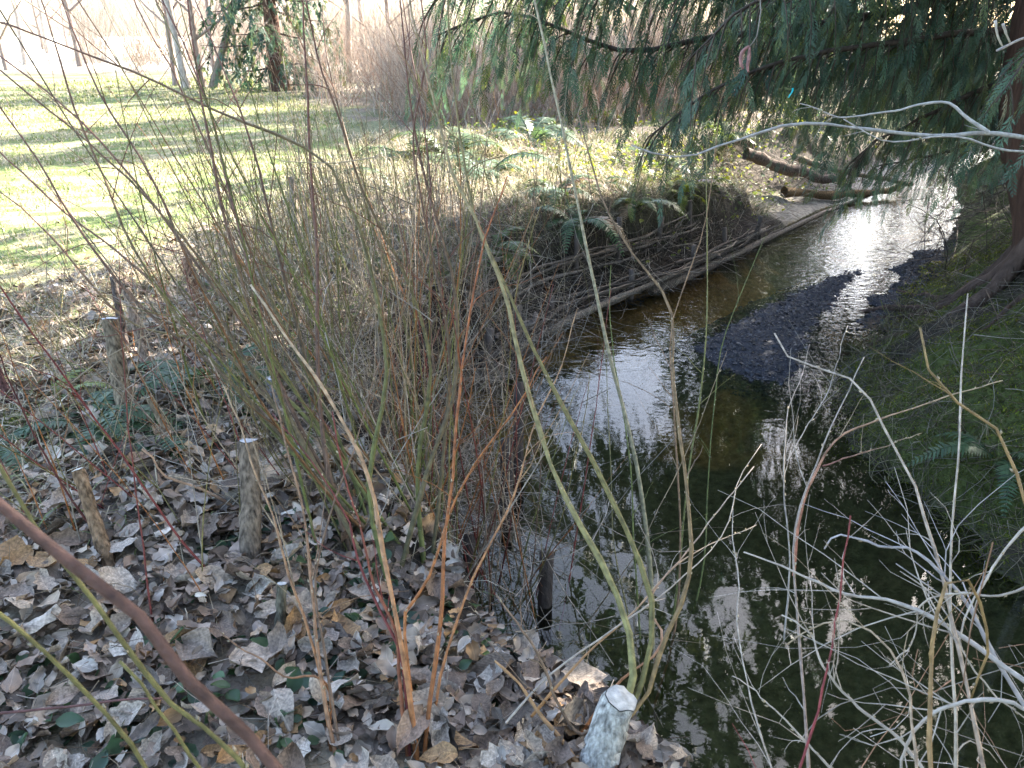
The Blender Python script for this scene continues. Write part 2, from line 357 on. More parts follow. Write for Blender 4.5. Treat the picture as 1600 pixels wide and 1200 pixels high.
g = G(); g.add(np.stack([X, Y, Z], -1), q.reshape(-1, 4), None, C.reshape(-1, 3))
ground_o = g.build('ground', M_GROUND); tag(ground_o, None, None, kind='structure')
wy = np.linspace(-6, 45, 160); wl = np.interp(wy, _yy, _xl) - .5; wr = np.interp(wy, _yy, _xr) + .5
W = np.stack([np.stack([wl, wy, wy * 0 + WZ], -1), np.stack([wr, wy, wy * 0 + WZ], -1)], 1).reshape(-1, 3)
k = np.arange(len(wy) - 1) * 2
g = G(); g.add(W, np.stack([k, k + 1, k + 3, k + 2], -1)); tag(g.build('creek_water', M_WATER), None, None, kind='structure')

# ------------------------------------------------------------------ lawn grass and dead grass (stuff)
def blades(n, xr, yr, dens, hgt, wid, cols, name, m, label, flat=.5, seg=1):
    x = rng.uniform(*xr, n); y = yr[0] + (yr[1] - yr[0]) * rng.uniform(0, 1, n) ** 1.6
    keep = rng.uniform(0, 1, n) < dens(x, y); x = x[keep]; y = y[keep]; k = len(x); z = H(x, y) - .005
    h = hgt * rng.uniform(.5, 1.3, k) * (1 + y / 25); a = rng.uniform(0, 2 * math.pi, k); ln = rng.uniform(.2, 1, k) * flat * 2
    b = np.stack([x, y, z], -1); wv = np.stack([-np.sin(a), np.cos(a), 0 * a], -1) * (wid * (1 + y / 7) * rng.uniform(.6, 1.3, k))[:, None]
    ld = np.stack([np.cos(a) * ln, np.sin(a) * ln, np.ones(k)], -1); ld /= np.linalg.norm(ld, axis=1, keepdims=True)
    mid = b + ld * (h * .55)[:, None]; ld2 = ld + np.stack([np.cos(a) * ln, np.sin(a) * ln, -.5 * ln], -1) * .8
    tip = mid + ld2 / np.linalg.norm(ld2, axis=1, keepdims=True) * (h * .55)[:, None]
    V = np.stack([b - wv, b + wv, mid + wv * .8, mid - wv * .8, tip], 1).reshape(-1, 3); o = np.arange(k)[:, None] * 5
    c = np.asarray(cols)[rng.integers(0, len(cols), k)] * rng.uniform(.7, 1.3, (k, 1))
    g = G(); g.add(V, o + np.array([0, 1, 2, 3]), o + np.array([3, 2, 4]), np.repeat(c, 5, 0))
    ob = g.build(name, m, smooth=False); tag(ob, label, name.replace('_', ' '), kind='stuff'); return ob
blades(185000, (-14, -1.2), (4.1, 27), lambda x, y: lawn(x, y) * np.clip(.5 + 1.5 * fbm(x * 1.7, y * 1.7, 70), .08, 1), .05, .0028,
       [(.10, .135, .04), (.16, .175, .07), (.24, .23, .13), (.34, .30, .21), (.09, .12, .035), (.30, .275, .18)], 'lawn_grass', M_GRASS, 'short trodden lawn grass striped with tree shadows', .8)
def rough(x, y):
    d = dleft(x, y); return (1 - lawn(x, y)) * sm(.1, .3, d - .45 * sm(4.6, 5.6, y) * (1 - sm(9.5, 10.5, y))) * np.clip(.7 + 1.3 * fbm(x * 1.6, y * 1.6, 71), .06, 1) * (1 - .75 * sm(.2, .5, d) * (1 - sm(1.3, 2.0, d)) * (1 - sm(7, 9, y))) * sm(2.0, 3.4, y + .3 * (x < -1))
blades(230000, (-5, 3.5), (1.6, 13), rough, .16, .0019, [(.34, .29, .20), (.28, .23, .15), (.40, .35, .26), (.22, .19, .10), (.12, .15, .05)], 'dead_grass', M_STRAW, 'matted pale dead grass on the bank between lawn and creek', 1.3)
def rbank(x, y):
    e = dright(x, y); return sm(.1, .3, e) * np.clip(.3 + 1.5 * fbm(x * 1.8, y * 1.8, 72), .02, 1) * (1 - sm(2, 3, e))
blades(34000, (2.0, 7.5), (2.2, 9), rbank, .10, .0016, [(.06, .065, .03), (.15, .12, .08), (.20, .17, .11), (.09, .07, .045), (.12, .10, .06)], 'bank_grass', M_GRASS, 'sparse dark grass on the mossy right bank', 1.2)
# moss: short dense tufts on the right bank
def mossd(x, y):
    e = dright(x, y); return sm(-.14, -.06, e) * sm(-.05, .3, fbm(x * 1.6 + 3, y * 1.6, 50) + .5) * (1 - sm(1.6, 2.4, e))
blades(170000, (1.8, 6), (2.2, 8.5), mossd, .022, .003, [(.085, .11, .018), (.13, .155, .024), (.065, .08, .018), (.18, .195, .03), (.11, .09, .045), (.12, .14, .024)], 'moss', M_MOSS, 'bright green moss cushions on the right bank', .9)

# ------------------------------------------------------------------ gravel
def octs(n, r): pass
pb = []
for k in range(4):
    V = np.array([(1, 0, 0), (0, 1, 0), (-1, 0, 0), (0, -1, 0), (0, 0, .6), (0, 0, -.6), (.7, .7, .2), (-.7, -.7, .2)], float) * rng.uniform(.7, 1.2, (8, 1))
    T = np.array([(0, 6, 4), (6, 1, 4), (1, 2, 4), (2, 7, 4), (7, 3, 4), (3, 0, 4), (0, 6, 5), (6, 1, 5), (1, 2, 5), (2, 7, 5), (7, 3, 5), (3, 0, 5)])
    pb.append((V, np.zeros((0, 4), int), T, np.zeros((8, 2))))
n_ = 60000; x = rng.uniform(1.0, 6.0, n_); y = rng.uniform(4.9, 10.2, n_)
z = H(x, y); inch = (dleft(x, y) < 0) & (dright(x, y) < .12)
k_ = inch & (z > WZ - .05) & (z < WZ + .12); x, y, z = x[k_], y[k_], z[k_]; m_ = len(x)
g = G(); gc = np.array([(.030, .032, .040), (.045, .046, .055), (.022, .023, .03), (.07, .07, .08), (.055, .048, .042)])[rng.integers(0, 5, m_)]
scatter(g, pb, rng.integers(0, 4, m_), np.stack([x, y, z], -1), rand_rot(m_, .5), rng.gamma(2.2, .0032, m_) + .003, gc)
tag(g.build('gravel', M_STONE, smooth=False), 'dark grey gravel heaped in a low bar across the creek', 'gravel', kind='stuff')

# ------------------------------------------------------------------ fallen leaves: 300 singly, the rest as one
def leaf_variant(k, na=6, nc=4):
    t = np.linspace(0, 1, na + 1); v = np.linspace(-1, 1, nc + 1)
    asp = rng.uniform(.20, .36); lob = rng.uniform(0, .28) if k % 3 == 0 else rng.uniform(0, .1); wv = rng.uniform(-.06, .06, 3)
    wdt = (1 + rng.normal(0, .07, na + 1)) * np.sin(np.pi * np.clip(t, .02, .985) ** rng.uniform(.65, 1.0)) ** .75 * asp * (1 + lob * np.where(np.arange(na + 1) % 2, 1, -1))
    tt, vv = np.meshgrid(t, v, indexing='ij'); cr, cl = rng.uniform(-.4, .6), rng.uniform(-.4, .7)
    x = tt - .5 + .05 * np.abs(vv) * rng.uniform(-1, 1); yv = vv * wdt[:, None] * rng.uniform(.88, 1.12, tt.shape) + wv[0] * np.sin(tt * 3)
    z = cl * asp * vv ** 2 * .8 + rng.uniform(-.1, .16) * np.abs(vv) + cr * (tt - .5) ** 2 + rng.normal(0, .03, tt.shape) + .07 * vv * np.sin(tt * 5 + k) + .03
    idx = np.arange(na)[:, None] * (nc + 1) + np.arange(nc)[None, :]
    Q = np.stack([idx, idx + 1, idx + nc + 2, idx + nc + 1], -1).reshape(-1, 4)
    return np.stack([x, yv, z], -1).reshape(-1, 3), Q, np.zeros((0, 3), int), np.stack([tt, vv * wdt[:, None] / asp], -1).reshape(-1, 2)
LV = [leaf_variant(k) for k in range(24)]; LVS = [leaf_variant(k, 4, 2) for k in range(16)]
def ring_pts(n):
    x = rng.uniform(-4.6, 1.1, n); y = .6 + 6.4 * rng.uniform(0, 1, n) ** 1.35; d = dleft(x, y)
    dens = sm(.1, .3, d) * (1 - .985 * lawn(x, y)) * np.clip(1.25 - .22 * (y - 1.5), .12, 1) * np.clip(.85 + .9 * fbm(x * 1.4, y * 1.4, 80), .25, 1)
    qx, qy, _ = proj(np.stack([x, y, x * 0], -1)); k = (rng.uniform(0, 1, n) < dens) & (qx > -160) & (qx < 1760) & (qy < 1380); return x[k], y[k]
x, y = ring_pts(38000); nL = len(x)
z = H(x, y) + rng.uniform(.002, .045, nL); sc = np.clip(rng.lognormal(-2.95, .44, nL), .025, .14)
Mx = rand_rot(nL, .34); wh = rng.integers(0, 24, nL); LC = np.array(LEAFCOL)
lc = LC[rng.integers(0, len(LC), nL)] * rng.uniform(.8, 1.3, (nL, 1))
loc = np.stack([x, y, z], -1); px, py, dd = proj(loc)
vis = (px > -20) & (px < 1620) & (py > 0) & (py < 1230); size = np.where(vis, sc / dd, 0)
order = np.argsort(-size); big = order[:300]; rest = np.setdiff1d(np.arange(nL), big)
import mathutils
leaf_meshes = []
for k, (V, Q, T, UV) in enumerate(LV):
    g = G(); g.add(V, Q, None, (.3, .25, .2), UV); leaf_meshes.append(g.mesh('fallen_leaf', M_LEAF1))
for i in big:
    o = bpy.data.objects.new('fallen_leaf', leaf_meshes[wh[i]]); COL.objects.link(o); o.parent = ground_o
    o.matrix_basis = mathutils.Matrix.LocRotScale(mathutils.Vector(loc[i] + (0, 0, .012)), mathutils.Matrix(Mx[i].tolist()).to_quaternion(), mathutils.Vector((sc[i],) * 3))
fine = np.intersect1d(order[300:5300], rest); coarse = np.setdiff1d(rest, fine)
g = G(); scatter(g, LV, wh[fine], loc[fine], Mx[fine], sc[fine], lc[fine]); scatter(g, LVS, wh[coarse] % 16, loc[coarse], Mx[coarse], sc[coarse], lc[coarse])
o = g.build('leaf_litter', M_LEAFN); tag(o, 'carpet of curled grey brown fallen leaves on the left bank', 'leaf litter', kind='stuff')

# ------------------------------------------------------------------ stems
GREEN, OLIVE, ORANGE, RED, TAN, PALE, GREY, BROWN = (.105, .118, .03), (.145, .125, .04), (.28, .105, .03), (.145, .03, .023), (.30, .225, .14), (.35, .29, .225), (.22, .19, .15), (.16, .10, .06)
BUDV = np.array([(0, 0, 0), (.4, .28, 0), (.4, -.14, .24), (.4, -.14, -.24), (1, 0, 0)], float)
BUDT = np.array([(0, 1, 2), (0, 2, 3), (0, 3, 1), (4, 2, 1), (4, 3, 2), (4, 1, 3)])
def add_buds(g, P, Rr, n, col, size=.012, t0=.15):
    m = len(P); ii = rng.uniform(t0, .98, n) * (m - 1); k = np.minimum(ii.astype(int), m - 2); f = (ii - k)[:, None]
    c = P[k] * (1 - f) + P[k + 1] * f; T = P[k + 1] - P[k]; T /= np.linalg.norm(T, axis=1, keepdims=True) + 1e-9
    s = np.cross(T, rng.normal(0, 1, (n, 3))); s /= np.linalg.norm(s, axis=1, keepdims=True) + 1e-9
    Mx = frames(T * .9 + s * .45, rng.uniform(0, 6, n)); r = np.interp(ii, np.arange(m), Rr)
    scatter(g, [(BUDV, np.zeros((0, 4), int), BUDT, np.zeros((5, 2)))], np.zeros(n, int), c + s * r[:, None] * .8, Mx, rng.uniform(.6, 1.2, n) * size, np.tile(col, (n, 1)))
def side_twigs(g, P, Rr, n, length, col, t0=.3, up=.5, sides=4, sub=0):
    """n side twigs leaving the path P"""
    m = len(P); out = []
    for _ in range(n):
        t = rng.uniform(t0, .95) * (m - 1); k = int(min(t, m - 2)); p = P[k] + (P[k + 1] - P[k]) * (t - k); T = unit(P[k + 1] - P[k])
        s = unit(np.cross(T, rng.normal(0, 1, 3))); d = unit(T * rng.uniform(.5, 1.2) + s * rng.uniform(.5, 1) + np.array((0, 0, up)) * .4)
        L = length * rng.uniform(.35, 1.2); u = np.linspace(0, 1, 6)[:, None]
        q_ = wob(p + d * L * u + (np.array((0, 0, 1)) * up * .25 + rng.normal(0, .38, 3)) * L * u ** 2, L * .03); r0 = min(Rr[k] * .5, .0023)
        V, Q, T_ = tubes(q_[None], np.linspace(r0, r0 * .3, 6)[None], sides); g.add(V, Q, T_, col); out.append(q_)
        for _ in range(sub):
            j = rng.integers(1, 5); d2 = unit(unit(q_[j + 1] - q_[j]) + rng.normal(0, .7, 3)); L2 = L * rng.uniform(.2, .5)
            q2 = wob(q_[j] + d2 * L2 * u, L2 * .02); V, Q, T_ = tubes(q2[None], np.linspace(r0 * .6, r0 * .25, 6)[None], 3); g.add(V, Q, T_, col)
    return out
def stem_mesh(P, r0, r1, col, col2=None, sides=6, twigs=0, tlen=.3, buds=10, budcol=None, sub=0, up=.5, bsize=.011, t0=.3):
    n = len(P); Rr = np.linspace(r0, r1, n) * (1 + rng.normal(0, .09, n)); g = G(); V, Q, T = tubes(P[None], Rr[None], sides)
    c = np.asarray(col) * rng.uniform(.85, 1.2); c2 = np.asarray(col2 if col2 is not None else col) * rng.uniform(.85, 1.2)
    cc = np.repeat(c + (c2 - c) * np.linspace(0, 1, n)[:, None], sides, 0); g.add(V, Q, T, cc)
    if twigs: side_twigs(g, P, Rr, twigs, tlen, c2, t0, up, sub=sub)
    if buds: add_buds(g, P, Rr, buds, np.asarray(budcol if budcol is not None else (.34, .27, .17)), bsize)
    return g
def trace(pts, d0=None, d1=None, dd=None, n=22, w=.0018, root=False, over=0.):
    """a 3-D path through pixels; the first point stands on the ground unless d0 is given"""
    p0, dg = ground(*pts[0])
    if d0 is None: d0 = dg
    if d1 is None: d1 = d0 + (dd or 0.)
    a = np.array(pts, float); L = np.concatenate([[0], np.cumsum(np.hypot(*np.diff(a, axis=0).T))]); L /= L[-1]
    P = [at(x_, y_, d0 + (d1 - d0) * t) for (x_, y_), t in zip(pts, L)]
    if root:
        b = P[0].copy(); b[1] -= .03; b[2] = H(b[0], b[1]) - .03; P = [b] + P
    elif abs(d0 - dg) < 1e-6: P[0] = P[0] + np.array((0, 0, -.03))
    if over: P.append(P[-1] + unit(P[-1] - P[-2]) * over)
    return wob(catmull(P, n), w * 1.5)
def mm(px, d): return px / F * d / 2        # radius of something px pixels wide d metres away

def shrub(name, label, stems, group=None, cat='willow shrub', mat_=None):
    """stems: list of dict(P=path, r0, r1, col, ...); first path point gives the base"""
    b = np.mean([s['P'][0] for s in stems], 0); b = (b[0], b[1], float(H(b[0], b[1])))
    t = thing(name, b, label, cat, group)
    for s in stems:
        s = dict(s); P = s.pop('P'); lab = s.pop('label', None)
        o = stem_mesh(P, **s).build('stem', mat_ or M_STEM, t)
        if lab: o['label'] = lab
    return t
def fan(base, n, length, lean, spread, cols, r=.004, twigs=3, tl=.35, jitter=.05, up=1., buds=8, curve=.15):
    """n shoots from a stool at base"""
    out = []
    for _ in range(n):
        b = np.array(base) + np.array((rng.normal(0, jitter), rng.normal(0, jitter), 0)); b[2] = H(b[0], b[1]) - .02
        d = unit(np.array((lean[0] + rng.normal(0, spread), lean[1] + rng.normal(0, spread), up))); L = length * rng.uniform(.55, 1.15); u = np.linspace(0, 1, 14)[:, None]
        side = np.array((rng.normal(0, 1), rng.normal(0, 1), 0)) * curve
        P = wob(b + d * L * u + side * L * (u ** 2 - u) * .8 + np.array((0, 0, 1)) * L * .12 * u ** 2, L * .003)
        c = np.array(cols[rng.integers(0, len(cols))]); rr = r * rng.uniform(.65, 1.2)
        out.append(dict(P=P, r0=rr, r1=rr * .3, col=c, col2=c * .8 + np.array((.04, .02, .01)), sides=5, twigs=int(rng.integers(max(0, twigs - 2), twigs + 2)), tlen=tl, buds=buds, up=.7))
    return out

# --- the orange-barked clump at bottom centre
T_ = trace
shrub('willow_shrub', 'orange barked willow clump rising from fallen leaves at bottom centre', [
    dict(P=T_([(652, 1195), (640, 1080), (612, 930), (590, 830), (575, 750), (540, 670), (490, 590), (430, 515), (380, 440)], dd=.35), r0=.0075, r1=.0035, col=ORANGE, col2=TAN, buds=26),
    dict(P=T_([(660, 1198), (672, 1090), (688, 960), (692, 860), (703, 740), (716, 600), (735, 460), (752, 370), (790, 260)], dd=.6), r0=.0065, r1=.002, col=ORANGE, col2=(.28, .09, .03), twigs=3, buds=26),
    dict(P=T_([(637, 1190), (625, 1060), (620, 980), (585, 900), (565, 800), (545, 720), (530, 640)], dd=.3), r0=.005, r1=.002, col=(.22, .08, .03), col2=RED, twigs=2),
    dict(P=T_([(655, 1170), (632, 1000), (630, 962), (662, 915), (685, 860), (700, 800), (740, 720), (800, 640), (850, 560)], dd=.6), r0=.0055, r1=.002, col=ORANGE, twigs=3),
    dict(P=T_([(640, 1195), (620, 1010), (590, 950), (560, 880), (540, 800), (470, 700), (420, 640)], dd=.3), r0=.005, r1=.0015, col=RED, twigs=2),
    dict(P=T_([(668, 1185), (690, 1050), (740, 900), (800, 780), (840, 640), (862, 600), (900, 480)], dd=.7), r0=.0045, r1=.0015, col=ORANGE, col2=(.33, .2, .1), twigs=2)], cat='willow shrub')
shrub('willow_shrub', 'slender tan and orange willow shoots left of the orange clump in the leaves', [
    dict(P=T_([(528, 1198), (510, 1100), (498, 990), (492, 900), (482, 800), (455, 690), (430, 600)], dd=.3), r0=.0055, r1=.002, col=(.27, .14, .07), col2=BROWN, twigs=3, buds=20),
    dict(P=T_([(520, 1190), (500, 1035), (480, 960), (455, 870), (440, 810), (415, 740), (395, 660), (350, 560)], dd=.3), r0=.0045, r1=.0018, col=ORANGE, col2=TAN, twigs=2),
    dict(P=T_([(515, 1170), (497, 1050), (450, 1045), (410, 1010), (370, 985), (340, 965)], dd=.08), r0=.004, r1=.0015, col=ORANGE, col2=BROWN, buds=8),
    dict(P=T_([(535, 1198), (505, 1000), (495, 900), (520, 800), (560, 700), (600, 560)], dd=.4), r0=.004, r1=.0015, col=BROWN, twigs=3)])

# --- whitened stump and its shoots over the water
stump_b, sd = ground(945, 1190)
def stake(name, foot, top_px, width, label, col, top=(.62, .56, .46), group=None, cat='stake', up=None, taper=.9, rough_=.05, white=None, sides=10):
    """a cut post from the ground pixel `foot` to the pixel `top_px`, width in pixels"""
    p, d = ground(*foot); ptop = at(top_px[0], top_px[1], up if up is not None else d * .985)
    r = mm(width, d); n = 16; P = wob(catmull([p - np.array((0, 0, .06)), p, p * .5 + ptop * .5, ptop], n), r * .05)
    Rr = np.linspace(r * 1.05, r * taper, n) * (1 + rng.normal(0, .03, n))
    t = thing(name, (p[0], p[1], p[2]), label, cat, group)
    V, Q, _ = tubes(P[None], Rr[None], sides, cap=False); V = V + rng.normal(0, r * rough_, V.shape)
    c = np.tile(np.asarray(col), (len(V), 1)) * rng.uniform(.75, 1.2, (len(V), 1))
    g = G(); g.add(V, Q, None, c); g.build('shaft', M_POST, t)
    ring = V[-sides:]; cen = ring.mean(0) + unit(P[-1] - P[-2]) * r * .12
    ax = unit(P[-1] - P[-2]); V2 = np.concatenate([ring * .96 + cen * .04 + ax * .0015, (ring * .45 + cen * .55) + ax * .003, cen[None] + ax * .003])
    q_ = [(i, (i + 1) % sides, sides + (i + 1) % sides, sides + i) for i in range(sides)]; t_ = [(sides + i, sides + (i + 1) % sides, 2 * sides) for i in range(sides)]
    cc = np.tile(np.asarray(top), (len(V2), 1)); cc[:sides] *= .75; cc[-1] *= .6
    g = G(); g.add(V2, q_, t_, cc); g.build('cut_face', M_WOOD, t)
    return t
t_stump = stake('willow_stump', (928, 1215), (958, 1092), 62, 'whitish barked willow stump with new shoots at the bottom water edge', (.36, .34, .30), (.50, .46, .40), cat='stump', taper=.85, sides=14)
stump_top = at(985, 1110, sd * .99)
def C_(pts, dd, r0, r1, col, **k): return dict(P=trace(pts, d0=sd * .985, dd=dd, n=26), r0=r0, r1=r1, col=col, **k)
shoots = [
    C_([(975, 1118), (988, 1075), (985, 1000), (955, 910), (905, 820), (865, 740), (835, 650), (810, 560), (790, 470), (765, 400), (742, 340), (715, 290), (690, 200), (662, 80), (640, -40)], .75, .0095, .003, (.19, .17, .06), col2=(.24, .17, .09), twigs=4, buds=30),
    C_([(978, 1125), (1000, 1075), (1018, 1000), (1018, 940), (1000, 880), (965, 800), (925, 720), (880, 640), (840, 560), (800, 480), (770, 410), (745, 360), (720, 250), (700, 100), (690, -40)], .8, .0085, .0028, OLIVE, col2=(.20, .15, .06), twigs=4, buds=30),
    C_([(985, 1120), (1015, 1080), (1035, 1010), (1065, 950), (1080, 880), (1072, 760), (1058, 660), (1050, 560), (1049, 500), (1020, 440), (975, 385), (945, 335), (930, 290), (900, 180)], .7, .007, .0022, (.2, .13, .05), col2=BROWN, twigs=3, buds=24),
    C_([(980, 1112), (935, 1130), (910, 1150), (880, 1120), (840, 1040), (800, 975), (770, 930)], .05, .005, .0025, BROWN, twigs=2)]
for s in shoots:
    s = dict(s); P = s.pop('P'); stem_mesh(P, **s).build('stem', M_STEM, t_stump)
shrub('willow_shrub', 'tall grey green willow stems standing at the water edge behind the whitish stump', [
    dict(P=T_([(1018, 1128), (1018, 1060), (1020, 960), (1014, 860), (1000, 740), (978, 640), (958, 560), (940, 470), (915, 350), (893, 240), (868, 120), (845, 10), (825, -90)], dd=.55, n=28), r0=.0115, r1=.0055, col=(.20, .175, .09), col2=(.27, .22, .14), twigs=4, buds=26),
    dict(P=T_([(1030, 1110), (1050, 980), (1062, 880), (1075, 740), (1090, 640), (1102, 540), (1106, 420), (1103, 300), (1106, 200)], dd=.6), r0=.0065, r1=.0022, col=GREEN, col2=OLIVE, twigs=2, buds=26),
    dict(P=T_([(1040, 1105), (1070, 1010), (1100, 880), (1106, 760), (1115, 640), (1128, 540), (1160, 450), (1195, 370)], dd=.7), r0=.0055, r1=.0018, col=GREEN, twigs=3),
    dict(P=T_([(1005, 1120), (1000, 1000), (990, 860), (985, 720), (970, 620), (955, 520), (955, 420)], dd=.6), r0=.005, r1=.002, col=GREEN, twigs=2),
    dict(P=T_([(1000, 1115), (985, 980), (960, 850), (955, 720), (950, 600), (945, 500)], dd=.7), r0=.0045, r1=.0018, col=(.13, .11, .04), twigs=3),
    dict(P=T_([(1015, 1120), (1052, 1000), (1062, 840), (1052, 640), (1050, 510), (1075, 430), (1102, 350), (1112, 285), (1125, 180)], dd=.6), r0=.006, r1=.002, col=(.17, .10, .05), twigs=2)])
shrub('dead_branch', 'long pale diagonal twigs with orange lower ends crossing over the water beside the stump', [
    dict(P=T_([(905, 1150), (960, 1075), (1040, 985), (1020, 950), (1075, 860), (1120, 800), (1160, 755), (1185, 728)], d0=2.0, d1=2.3), r0=.0045, r1=.0015, col=ORANGE, col2=PALE, twigs=2, tlen=.15),
    dict(P=T_([(830, 1120), (900, 1040), (985, 960), (1060, 880), (1110, 850), (1180, 820)], d0=1.95, d1=2.3), r0=.0045, r1=.0012, col=(.34, .17, .06), col2=PALE, twigs=2, tlen=.15),
    dict(P=T_([(790, 1130), (850, 1060), (940, 990), (1060, 900), (1140, 800), (1150, 740), (1180, 690)], d0=1.9, d1=2.4), r0=.0035, r1=.001, col=PALE, twigs=3, tlen=.2)], cat='dead branch', mat_=M_TWIG)

# --- the big clump on the left bank whose shoots lean up over the lawn
lean_px = [
    [(600, 880), (540, 800), (470, 720), (400, 640), (300, 520), (215, 390), (160, 265), (110, 150), (70, 30), (40, -60)],
    [(620, 890), (580, 830), (480, 690), (372, 520), (305, 400), (250, 285), (170, 160), (100, 0), (70, -70)],
    [(630, 900), (560, 780), (480, 640), (425, 520), (385, 400), (350, 285), (318, 130), (292, 0), (280, -60)],
    [(590, 850), (500, 720), (440, 590), (405, 450), (372, 330), (340, 200), (300, 90), (255, 0), (230, -60)],
    [(610, 870), (520, 740), (430, 600), (350, 480), (250, 350), (150, 245), (60, 170), (0, 120), (-60, 70)],
    [(640, 910), (600, 760), (625, 560), (600, 420), (560, 305), (520, 242), (470, 215), (370, 175), (270, 130), (120, 70), (0, 30), (-60, 10)],
    [(570, 840), (450, 700), (320, 560), (220, 480), (130, 370), (60, 250), (0, 165), (-50, 100)],
    [(560, 820), (430, 660), (300, 520), (190, 420), (100, 350), (40, 290), (0, 245), (-50, 190)],
    [(630, 880), (570, 720), (540, 560), (530, 420), (510, 250), (495, 120), (480, 0), (470, -60)],
    [(640, 880), (600, 700), (590, 540), (560, 400), (520, 220), (500, 90), (500, -40)],
    [(650, 890), (640, 740), (660, 560), (620, 420), (560, 300), (520, 180), (480, 60), (460, -40)],
    [(600, 850), (530, 690), (480, 520), (440, 380), (400, 240), (350, 110), (300, -10)],
    [(580, 830), (480, 680), (390, 540), (300, 430), (200, 290), (110, 190), (20, 110), (-40, 60)],
    [(650, 870), (640, 700), (630, 560), (640, 420), (650, 300), (640, 160), (620, 20), (615, -40)],
    [(560, 800), (440, 650), (330, 560), (200, 520), (120, 430), (40, 340), (-20, 290)],
    [(610, 880), (540, 700), (460, 540), (390, 380), (330, 240), (270, 110), (210, 0), (190, -50)],
    [(660, 900), (700, 740), (740, 600), (735, 460), (700, 330), (660, 200), (640, 60), (630, -40)],
    [(655, 890), (680, 700), (690, 540), (660, 380), (640, 220), (660, 100), (650, -30)],
]
sts = []
for i, p in enumerate(lean_px):
    ox, oy = rng.uniform(-75, 75), rng.uniform(-60, 25); m_ = len(p); pp = [(a + ox * (1 - k / m_) ** 1.5, b + oy * (1 - k / m_) ** 1.5) for k, (a, b) in enumerate(p)]
    c = [GREEN, (.09, .08, .035), (.10, .085, .04), (.10, .065, .04), GREEN][i % 5]
    sts.append(dict(P=trace(pp, dd=rng.uniform(.15, .6), n=26, w=.002), r0=rng.uniform(.0072, .0105), r1=.0028, col=c, col2=(.14, .055, .035), sides=6, twigs=int(rng.integers(3, 7)), tlen=.42, buds=22, up=.3, t0=.4))
for i in range(16):
    p, _ = ground(rng.uniform(500, 660), rng.uniform(760, 880))
    sts += fan(p, 1, rng.uniform(1.4, 2.3), (-.42, .18), .2, [GREEN, OLIVE, (.10, .075, .045), GREEN, (.16, .08, .035)], .0055, 4, .4)
shrub('willow_shrub', 'largest willow clump, its many dark green shoots leaning left over the lawn', sts)

# --- dense growth along the bank
spots = [(400, 660, 0), (440, 640, 0), (480, 610, 0), (520, 600, 0), (560, 590, 0), (450, 560, 0), (500, 520, 0), (550, 500, 0), (610, 490, 0), (660, 460, 1), (700, 430, 1), (580, 440, 1), (520, 440, 1), (640, 400, 1),
         (700, 385, 1), (750, 370, 1), (460, 470, 1), (420, 520, 1), (560, 390, 1), (800, 370, 1), (610, 360, 1), (670, 345, 1), (730, 335, 1), (490, 380, 1), (850, 350, 1), (540, 340, 1), (910, 335, 1)]
for i, (a, b, k) in enumerate(spots):
    p, d = ground(a, b); L = (1.25 if k == 0 else 1.05) * rng.uniform(.8, 1.2)
    st = fan(p, int(rng.integers(10, 15)), L, (-.18, .05), .22, [GREEN, (.11, .105, .045), GREY, (.13, .115, .085), (.16, .14, .09), (.15, .09, .05), GREEN], .0042, 3, .3, .13, 1, 6)
    shrub('willow_shrub', 'upright grey green willow shoots in the dense growth along the left bank', st, 'willow clumps crowding the left bank')
for i, (yv_, dv_, lab) in enumerate([(2.5, .22, 'tan and orange shoots at the bank corner left of the pool'), (2.85, .12, 'fine tan shoots leaning over the pool by the short wet post'), (3.9, .1, 'fine olive shoots above the dark post in the water'), (4.4, .15, 'thin rusty shoots at the bend of the left bank'), (4.9, .12, 'thin grey shoots over the amber shallows'), (5.5, .15, 'pale shoots before the near end of the brushwood fence')]):
    xv_ = float(np.interp(yv_, _yy, _xl)) - dv_
    shrub('willow_shrub', lab, fan((xv_, yv_, 0), 15, 1.25, (.12, -.05), .34, [ORANGE, TAN, OLIVE, GREY, TAN, BROWN, PALE], .0036, 4, .35, .14, 1, 8))
for i, (a, b) in enumerate([(760, 860), (720, 800), (690, 760), (820, 1000), (770, 950)]):
    p, d = ground(a, b) if i > 2 else (None, None)
    if p is None:
        yy = [2.9, 3.2, 3.5][i]; xx = float(np.interp(yy, _yy, _xl)) - .12; p = np.array((xx, yy, H(xx, yy)))
    shrub('willow_shrub', ['reddish willow shoots on the steep bank nearest the in-water posts', 'orange and green shoots on the bank edge left of the posts', 'thin mixed willow shoots at the bank edge above the posts',
                           'few orange shoots at the bank edge left of the whitish stump', 'loose orange shoots growing between leaves and the dark pool'][i],
          fan(p, [16, 17, 16, 9, 10][i], 1.5, (.0, .1), .32, [ORANGE, RED, GREEN, OLIVE, BROWN, TAN], .0045, 3, .3, .09, 1, 10))

for (a, b, lab) in [(300, 800, 'thin dry shoots behind the tall rough grey post'), (215, 765, 'few thin shoots rising beside the bent peeling stalk'), (400, 915, 'thin red brown shoots in the leaves below the tall rough grey post'), (95, 850, 'thin dry shoots left of the short leaning stake'),
                    (430, 770, 'thin olive shoots right of the tall rough grey post'), (250, 640, 'thin pale shoots around the fern by the chalky topped post'), (330, 560, 'thin grey shoots in the dead grass beyond the ferns'), (150, 560, 'thin dry shoots at the edge of the lawn behind the left stakes')]:
    p, d = ground(a, b); shrub('willow_shrub', lab, fan(p, 7, 1.0, (-.35, .1), .35, [TAN, BROWN, RED, OLIVE, GREY, ORANGE], .0028, 3, .3, .12, 1, 8))

